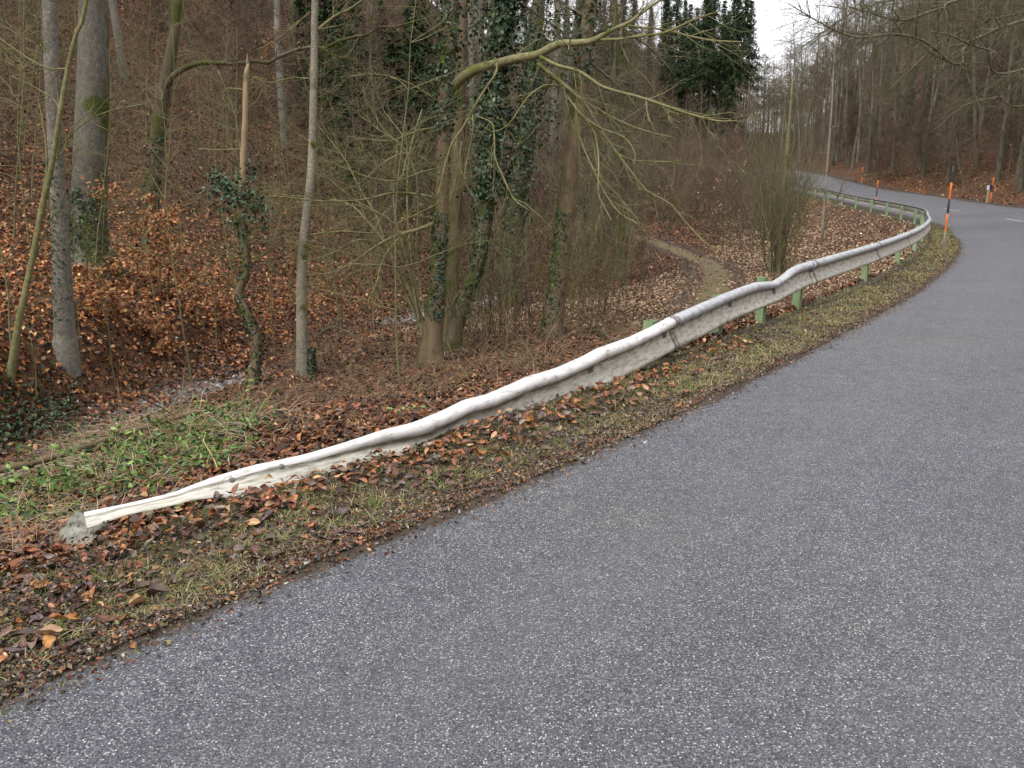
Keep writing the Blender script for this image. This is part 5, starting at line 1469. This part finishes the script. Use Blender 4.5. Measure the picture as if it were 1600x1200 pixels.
for k in range(3):
    rg_ = np.random.default_rng(370 + k); T_ = Tubes()
    for j in range(7):
        a_ = rg_.uniform(0, 6.28)
        grow(T_, rg_, (rg_.normal(0, 0.2), rg_.normal(0, 0.2), -0.1), (math.cos(a_) * 0.25, math.sin(a_) * 0.25, 1), rg_.uniform(1.5, 3.2), 0.011, 0, [(7, 3, 0.1, 0.0, 8, R(45), 0.45, 0.15), (5, 3, 0.16, 0.0, 3, R(38), 0.5, 0.3), (3, 3, 0.2, 0, 0, 0, 0, 0)])
    tips_ = np.concatenate([np.concatenate([p_[-2:] for p_, r_2 in L_]) for key_, L_ in T_.g.items()])
    st_ = T_.build("branches", M_TWIG_G if k else M_TWIG_B); n_l = 170
    Pq = tips_[rg_.integers(0, len(tips_), n_l)] + rg_.normal(0, 0.04, (n_l, 3))
    lf_ = leaves_obj("foliage", Pq, rg_.normal(0, 0.5, (n_l, 3)) + (0, 0, 0.7), rg_.uniform(0.05, 0.085, n_l), palette(n_l, [(0.42, 0.22, 0.10), (0.55, 0.38, 0.22), (0.28, 0.13, 0.06)], [3, 1.5, 2], rg_, 0.2), M_LEAF, rg_, curl=0.3, tilt=0.3)
    stash(("leafy", k), [st_, lf_])
for k in range(4):
    stash(("brush", k), [make_brush(260 + k, 2.6 + 0.7 * k, 12, (M_TWIG_B, M_TWIG_G, M_TWIG_G, M_TWIG_P)[k])])
stash(("shoots", 0), [make_brush(281, 2.6, 16, M_TWIG_Y, 0.14, 0.010)])
stash(("shoots", 1), [make_brush(282, 2.2, 12, M_TWIG_B, 0.22, 0.009)])
for k in range(2):
    stash(("spruce", k), make_spruce(300 + k, 24 + 3 * k, 11 - 7 * k))
stash(("youngspruce", 0), make_spruce(310, 9, 0.6))

rng = np.random.default_rng(91)
used = []
def free(x, y, dmin):
    for (a, b_) in used:
        if (a - x) ** 2 + (b_ - y) ** 2 < dmin * dmin: return False
    used.append((x, y)); return True
def pick(n, fx, cond, dmin, tries=5000):
    outp = []
    C = np.array([fx() for _ in range(tries)])
    z, II = terrain(C[:, 0], C[:, 1], True)
    for j in range(tries):
        if len(outp) >= n: break
        x, y = float(C[j, 0]), float(C[j, 1])
        I = {k_: float(v[j]) for k_, v in II.items()}
        if cond(x, y, I) and free(x, y, dmin): outp.append((x, y))
    return outp
def polar(r0, r1, a0, a1, pw=0.6):
    def f():
        r = r0 + (r1 - r0) * rng.random() ** pw; a = R(rng.uniform(a0, a1)); return r * math.sin(a), r * math.cos(a)
    return f
# left slope
LB = "bare grey forest tree on the leaf-covered slope left of the hollow"
for i, (x, y) in enumerate(pick(62, polar(21, 75, -42, 8), lambda x, y, I: I['fd'] > 2.0, 2.6)):
    k = ("bare", i % 4) if i % 3 else ("slim", i % 3)
    use(("bare", i % 4) if i % 3 else ("slim", (i // 3) % 3), x, y, "forest_tree", LB, "tree", "bare trees on the left slope", rng.uniform(0, 6.28), rng.uniform(0.75, 1.1), (rng.normal(0, 0.04), rng.normal(0, 0.04)))
LB = "thin-stemmed bare understory tree in the woods on the left slope"
for i, (x, y) in enumerate(pick(60, polar(15, 60, -42, 10), lambda x, y, I: I['fd'] > 1.0, 1.3)):
    use(("understory", i % 3), x, y, "understory_tree", LB, "tree", "understory trees on the left slope", rng.uniform(0, 6.28), rng.uniform(0.6, 1.05))
LB = "twiggy bare shrub in the woods on the left slope"
for i, (x, y) in enumerate(pick(98, polar(17, 52, -36, 10), lambda x, y, I: I['fd'] > 2.5, 0.9)):
    use1(("brush", i % 4), x, y, "shrub", LB, "shrub", "bare shrubs on the left slope", rng.uniform(0, 6.28), rng.uniform(0.5, 0.95))
# hollow in the middle
LB = "brown twiggy bare shrub in the thicket filling the hollow behind the forest path"
def okmid(x, y, I):
    q, pd = PATH.query(np.array([x]), np.array([y]))
    return I['d'] > 5.5 and I['fd'] < 3 and (abs(float(pd[0])) > 2.2 or y > 52) and not (y < 34 and x > 2.5 and abs(float(pd[0])) < 3.5)
for i, (x, y) in enumerate(pick(112, polar(27, 92, -6, 16.5, 0.8), okmid, 1.1)):
    use1(("brush", i % 4), x, y, "shrub", LB, "shrub", "bare shrubs in the hollow", rng.uniform(0, 6.28), rng.uniform(1.0, 1.7))
LB = "slender bare tree rising out of the brown thicket in the hollow"
for i, (x, y) in enumerate(pick(85, polar(26, 110, -8, 15, 0.8), lambda x, y, I: okmid(x, y, I) and I['d'] > 7, 1.8)):
    use(("understory", i % 3) if i % 3 else ("slim", (i // 3) % 3), x, y, "slender_tree", LB, "tree", "slender trees in the hollow", rng.uniform(0, 6.28), rng.uniform(0.8, 1.25))
LB = "large bare tree far back at the end of the wooded hollow"
for i, (x, y) in enumerate(pick(66, polar(60, 190, -8, 12.6), lambda x, y, I: abs(I['d'] + 3) > 7, 3.2)):
    use(("bare", i % 4), x, y, "forest_tree", LB, "tree", "bare trees at the end of the hollow", rng.uniform(0, 6.28), rng.uniform(0.8, 1.1))
# upright shoots round the tan tree
LB = "fine-twigged bare sapling on the lower part of the left slope"
for i, (x, y) in enumerate(pick(55, polar(12.5, 34, -36, 6), lambda x, y, I: I['fd'] > 0.8, 1.0)):
    use(("fine", i % 3), x, y, "thin_sapling", LB, "sapling", "fine saplings on the left slope", rng.uniform(0, 6.28), rng.uniform(0.7, 1.3))
LB = "thin pale-green sapling with fine twigs among the nearest trees of the hollow"
for i, (px, py) in enumerate([(60, 640), (180, 600), (300, 600), (340, 560), (430, 560), (540, 560), (600, 545), (625, 600), (250, 520), (20, 560), (130, 560), (530, 500), (585, 520), (430, 500), (800, 520), (920, 520), (980, 470), (370, 470), (290, 440)]):
    p = hit(px, py)
    use(("fine", i % 3), p[0], p[1], "thin_sapling", LB, "sapling", "thin saplings among the near trees", i * 2.1, 0.5 + 0.45 * ((i * 7) % 5) / 4)
LB = "sheaf of thin upright yellowish shoots in the thicket around the leaning tan tree"
for i, (px, py) in enumerate([(745, 520), (770, 530), (820, 500), (835, 520), (905, 505), (925, 495), (945, 490), (800, 540), (742, 560), (990, 470), (880, 490), (1010, 440)]):
    p = hit(px, py)
    use1(("shoots", i % 2), p[0], p[1], "shoot_cluster", LB, "shrub", "upright shoots between the mid trees", i * 1.7, 0.75 + 0.25 * ((i * 5) % 4) / 3)
# right slope across the road
LB = "bare grey tree on the leaf-covered slope across the road"
for i, (x, y) in enumerate(pick(100, polar(42, 120, 19.5, 33, 0.8), lambda x, y, I: 2.2 < I['dr'] < 60, 1.9)):
    use(("bare", i % 4) if i % 4 else ("slim", (i // 4) % 3), x, y, "forest_tree", LB, "tree", "bare trees on the slope across the road", rng.uniform(0, 6.28), rng.uniform(0.7, 1.05), (rng.normal(0, 0.04), rng.normal(0, 0.04)))
LB = "thin understory tree on the slope across the road"
for i, (x, y) in enumerate(pick(150, polar(42, 105, 20.0, 33, 0.8), lambda x, y, I: 2.0 < I['dr'] < 30, 1.1)):
    use(("understory", i % 3), x, y, "understory_tree", LB, "tree", "understory trees across the road", rng.uniform(0, 6.28), rng.uniform(0.6, 1.1))
LB = "low bare roadside shrub at the foot of the slope across the road"
for i, (x, y) in enumerate(pick(40, polar(40, 90, 21.0, 33, 0.8), lambda x, y, I: 1.6 < I['dr'] < 6, 0.9)):
    use1(("brush", i % 4), x, y, "shrub", LB, "shrub", "bare shrubs across the road", rng.uniform(0, 6.28), rng.uniform(0.4, 0.8))
# dark spruces behind
LB = "tall dark spruce with a bare lower trunk standing against the gap of sky"
for i, (az, Y) in enumerate([(0.195, 128), (0.212, 122), (0.222, 132), (0.232, 124), (0.243, 130), (0.255, 126), (0.203, 138), (0.262, 140), (0.18, 132)]):
    x = az * Y
    use(("spruce", 0), x, Y, "spruce_tree", LB, "spruce", "spruces at the sky gap", i * 1.3, 0.85 + 0.08 * (i % 3))
LB = "added tall conifer shading the left slope, bare trunk with its crown above the view"
for i, (x, y) in enumerate(pick(26, polar(22, 52, -40, -2), lambda x, y, I: I['fd'] > 4, 3.2)):  # conifers added to darken the slope, crowns mostly out of view
    use(("spruce", 0), x, y, "spruce_tree", LB, "spruce", "added shade conifers high on the left slope", i * 1.3, rng.uniform(0.8, 1.1))
LB = "bush in the brown thicket still holding a few withered tan leaves"
for i, (x, y) in enumerate(pick(46, polar(24, 70, -6, 17), okmid, 0.8)):
    use(("leafy", i % 3), x, y, "leafy_bush", LB, "bush", "bushes with withered leaves in the hollow", i * 1.9, rng.uniform(0.7, 1.3))
LB = "bush with withered orange leaves under the trees across the road"
for i, (x, y) in enumerate(pick(36, polar(42, 85, 21, 33), lambda x, y, I: 2.5 < I['dr'] < 20, 1.0)):
    use(("leafy", i % 3), x, y, "leafy_bush", LB, "bush", "bushes with withered leaves across the road", i * 1.9, rng.uniform(0.7, 1.3))
LB = "bush with withered rust leaves farther up the left slope"
for i, (x, y) in enumerate(pick(24, polar(18, 40, -36, 0), lambda x, y, I: I['fd'] > 2, 1.0)):
    use(("leafy", i % 3), x, y, "leafy_bush", LB, "bush", "bushes with withered leaves on the left slope", i * 1.9, rng.uniform(0.6, 1.0))
LB = "bare roadside tree where the road disappears under the gap of sky"
for i, (x, y) in enumerate(pick(22, polar(70, 125, 16.3, 20.5), lambda x, y, I: I['dr'] > 1.5, 1.8)):
    use(("bare", i % 4), x, y, "forest_tree", LB, "tree", "bare trees where the road disappears", rng.uniform(0, 6.28), rng.uniform(0.35, 0.8))
LB = "bare shrub on the embankment hiding the road beyond the bend"
for i, (x, y) in enumerate(pick(22, polar(46, 78, 14.8, 18.6), lambda x, y, I: 2.5 < I['d'] < 10, 0.9)):
    use1(("brush", (0, 1, 2, 1)[i % 4]), x, y, "shrub", LB, "shrub", "bare shrubs on the far embankment", rng.uniform(0, 6.28), rng.uniform(1.0, 1.7))
LB = "tall bare thicket bush on the far crest below the gap of sky"
for i, (x, y) in enumerate(pick(26, polar(100, 150, 14.0, 19.0), lambda x, y, I: abs(I['d'] + 3) > 5, 1.5)):
    use1(("brush", i % 4), x, y, "shrub", LB, "shrub", "bare bushes on the far crest", rng.uniform(0, 6.28), rng.uniform(1.6, 2.8))
LB = "dark conifer in the wood that closes the hollow, left of the sky gap"
for i, (x, y) in enumerate(pick(34, polar(95, 175, 1, 14.2), lambda x, y, I: abs(I['d'] + 3) > 8, 3.5)):
    use(("spruce", 1), x, y, "spruce_tree", LB, "spruce", "conifers closing the hollow", i * 1.1, rng.uniform(0.65, 1.0))
LB = "bare tree on the low ridge where the slope across the road meets the sky"
for i, (x, y) in enumerate(pick(46, polar(85, 165, 17.5, 25), lambda x, y, I: I['dr'] > 2, 2.2)):
    use(("bare", i % 4), x, y, "forest_tree", LB, "tree", "bare trees on the right ridge", rng.uniform(0, 6.28), rng.uniform(0.45, 0.9))
LB = "dark spruce deep in the woods of the left slope"
for i, (x, y) in enumerate(pick(12, polar(42, 75, -14, 8), lambda x, y, I: I['fd'] > 6, 4)):
    use(("spruce", 1), x, y, "spruce_tree", LB, "spruce", "spruces on the left slope", i * 1.1, rng.uniform(0.7, 1.0))
LB = "small dark young spruce among the bare trees of the left slope"
for i, (px, py) in enumerate([(590, 250), (640, 150), (560, 170), (620, 330), (530, 230), (660, 220), (600, 120), (480, 190), (560, 290), (650, 290), (500, 130), (700, 180)]):
    p = hit(px, py)
    use(("youngspruce", 0), p[0], p[1], "spruce_tree", LB, "spruce", "young spruces on the left slope", i, 0.45 + 0.07 * (i % 6))
LB = "dark spruce among the bare trees on the slope across the road"
for i, (x, y) in enumerate(pick(24, polar(52, 100, 24, 33), lambda x, y, I: I['dr'] > 6, 3)):
    use(("spruce", 1), x, y, "spruce_tree", LB, "spruce", "spruces across the road", i * 1.1, rng.uniform(0.6, 0.95))
FW = []
for k in range(3):
    rg_ = np.random.default_rng(400 + k); T_ = Tubes()
    P_, R_ = grow(T_, rg_, (0, 0, -0.4), (rg_.normal(0, 0.04), rg_.normal(0, 0.04), 1), 15 + 2 * k, 0.13, 0, [(9, 5, 0.03, 0.03, 0, 0, 0, 0)])
    crown_above(T_, P_, R_, rg_, 5, 20, 3.6, [(5, 3, 0.14, 0.07, 8, R(42), 0.5, 0.12), (4, 3, 0.2, 0.04, 3, R(38), 0.5, 0.2), (3, 3, 0.2, 0, 0, 0, 0, 0)])
    for key_ in list(T_.g): T_.g[key_] = [(a_, np.maximum(b_, 0.011)) for a_, b_ in T_.g[key_]]
    FW.append(T_.arrays())
Vs, Fd, off = [], {}, 0
for i, (x, y) in enumerate(pick(110, polar(118, 200, 7, 24.5), lambda x, y, I: abs(I['d'] + 3) > 6, 2.4) + pick(70, polar(120, 210, 14.5, 20), lambda x, y, I: abs(I['d'] + 3) > 6, 1.8)):
    V, F = FW[i % 3]; a = rng.uniform(0, 6.28); sc_ = rng.uniform(0.55, 1.0)
    ca, sa_ = math.cos(a) * sc_, math.sin(a) * sc_
    Vs.append(np.stack([V[:, 0] * ca - V[:, 1] * sa_ + x, V[:, 0] * sa_ + V[:, 1] * ca + y, V[:, 2] * sc_ + zat(x, y)], 1))
    for f in F: Fd.setdefault(f.shape[1], []).append(f + off)
    off += len(V)
o = mesh_np("far_wood", np.concatenate(Vs), [np.concatenate(v) for v in Fd.values()], M_TWIG_G)
tag(o, "far wood of bare trees dissolving into the bright gap of sky", "wood", kind='stuff')

# overhanging limbs at the upper right, from trees that stand beyond the right edge of the photo
def overhang(x, y, label, limbs, seed):
    rg = np.random.default_rng(seed); z = zat(x, y); b = np.array((x, y, z))
    root = empty("overhanging_tree", b, label, "tree")
    T = Tubes(); P, Rr = grow(T, rg, (x, y, z - 0.3), (-0.04, -0.02, 1), 17, 0.2, 0, [(10, 12, 0.03, 0.03, 0, 0, 0, 0)])
    T.build("trunk", M_FTRUNK, root, b)
    T = Tubes(); crown_above(T, P, Rr, rg, 7, 16, 4)
    for (h, L_, Ye) in limbs:
        st = np.array([np.interp(h, P[:, 2] - z, P[:, 0]), np.interp(h, P[:, 2] - z, P[:, 1]), z + h])
        pts = [st]; n = len(L_); rad = [0.05]
        for i, (px, py, r) in enumerate(L_):
            p = at(px, py, st[1] + (Ye - st[1]) * (i + 1) / n); pts.append(p); rad.append(0.62 * r * dist_px(p))
        Q, q_ = refine(np.array(pts), np.array(rad), 0.25, rg, 0.04); T.add(Q, q_, 7)
        for k in range(int(len(Q) * 1.5)):
            i = rg.integers(4, len(Q) - 1); d = unit(Q[i] - Q[i - 2]); a = unit(np.cross(d, rg.normal(0, 1, 3))); th = rg.uniform(0.5, 1.0)
            grow(T, rg, Q[i], d * math.cos(th) + a * math.sin(th) + (0, 0, -0.1), rg.uniform(0.8, 2.4), q_[i] * 0.5 + 0.004, 0, CFG_TW2)
    T.build("crown", M_TWIG_G, root, b)
overhang(29.5, 36.0, "second tree beyond the right edge with fine grey limbs spreading across the top right",
    [(7.5, [(1600, 20, 3), (1540, 30, 2.6), (1480, 60, 2.2), (1420, 110, 1.6), (1380, 150, 1)], 35),
     (9.0, [(1560, -20, 3), (1480, -5, 2.6), (1400, 0, 2.2), (1330, 20, 1.8), (1270, 60, 1.4), (1230, 95, 1)], 34),
     (6.0, [(1620, 160, 2.6), (1560, 150, 2.2), (1500, 170, 1.6), (1460, 200, 1)], 35)], 502)
overhang(25.0, 29.0, "tree beyond the right edge whose mossy limbs hang into the upper right corner",
    [(7.2, [(1560, 45, 4), (1500, 100, 3.6), (1450, 72, 3.2), (1400, 52, 2.8), (1340, 58, 2.4), (1290, 40, 1.8), (1230, 5, 1.2)], 26),
     (8.0, [(1540, -10, 4), (1470, 10, 3.5), (1420, 30, 3), (1370, 20, 2.4), (1320, 10, 1.6)], 27),
     (6.6, [(1600, 110, 3), (1540, 80, 2.6), (1500, 60, 2.2), (1450, 45, 1.6)], 26)], 501)
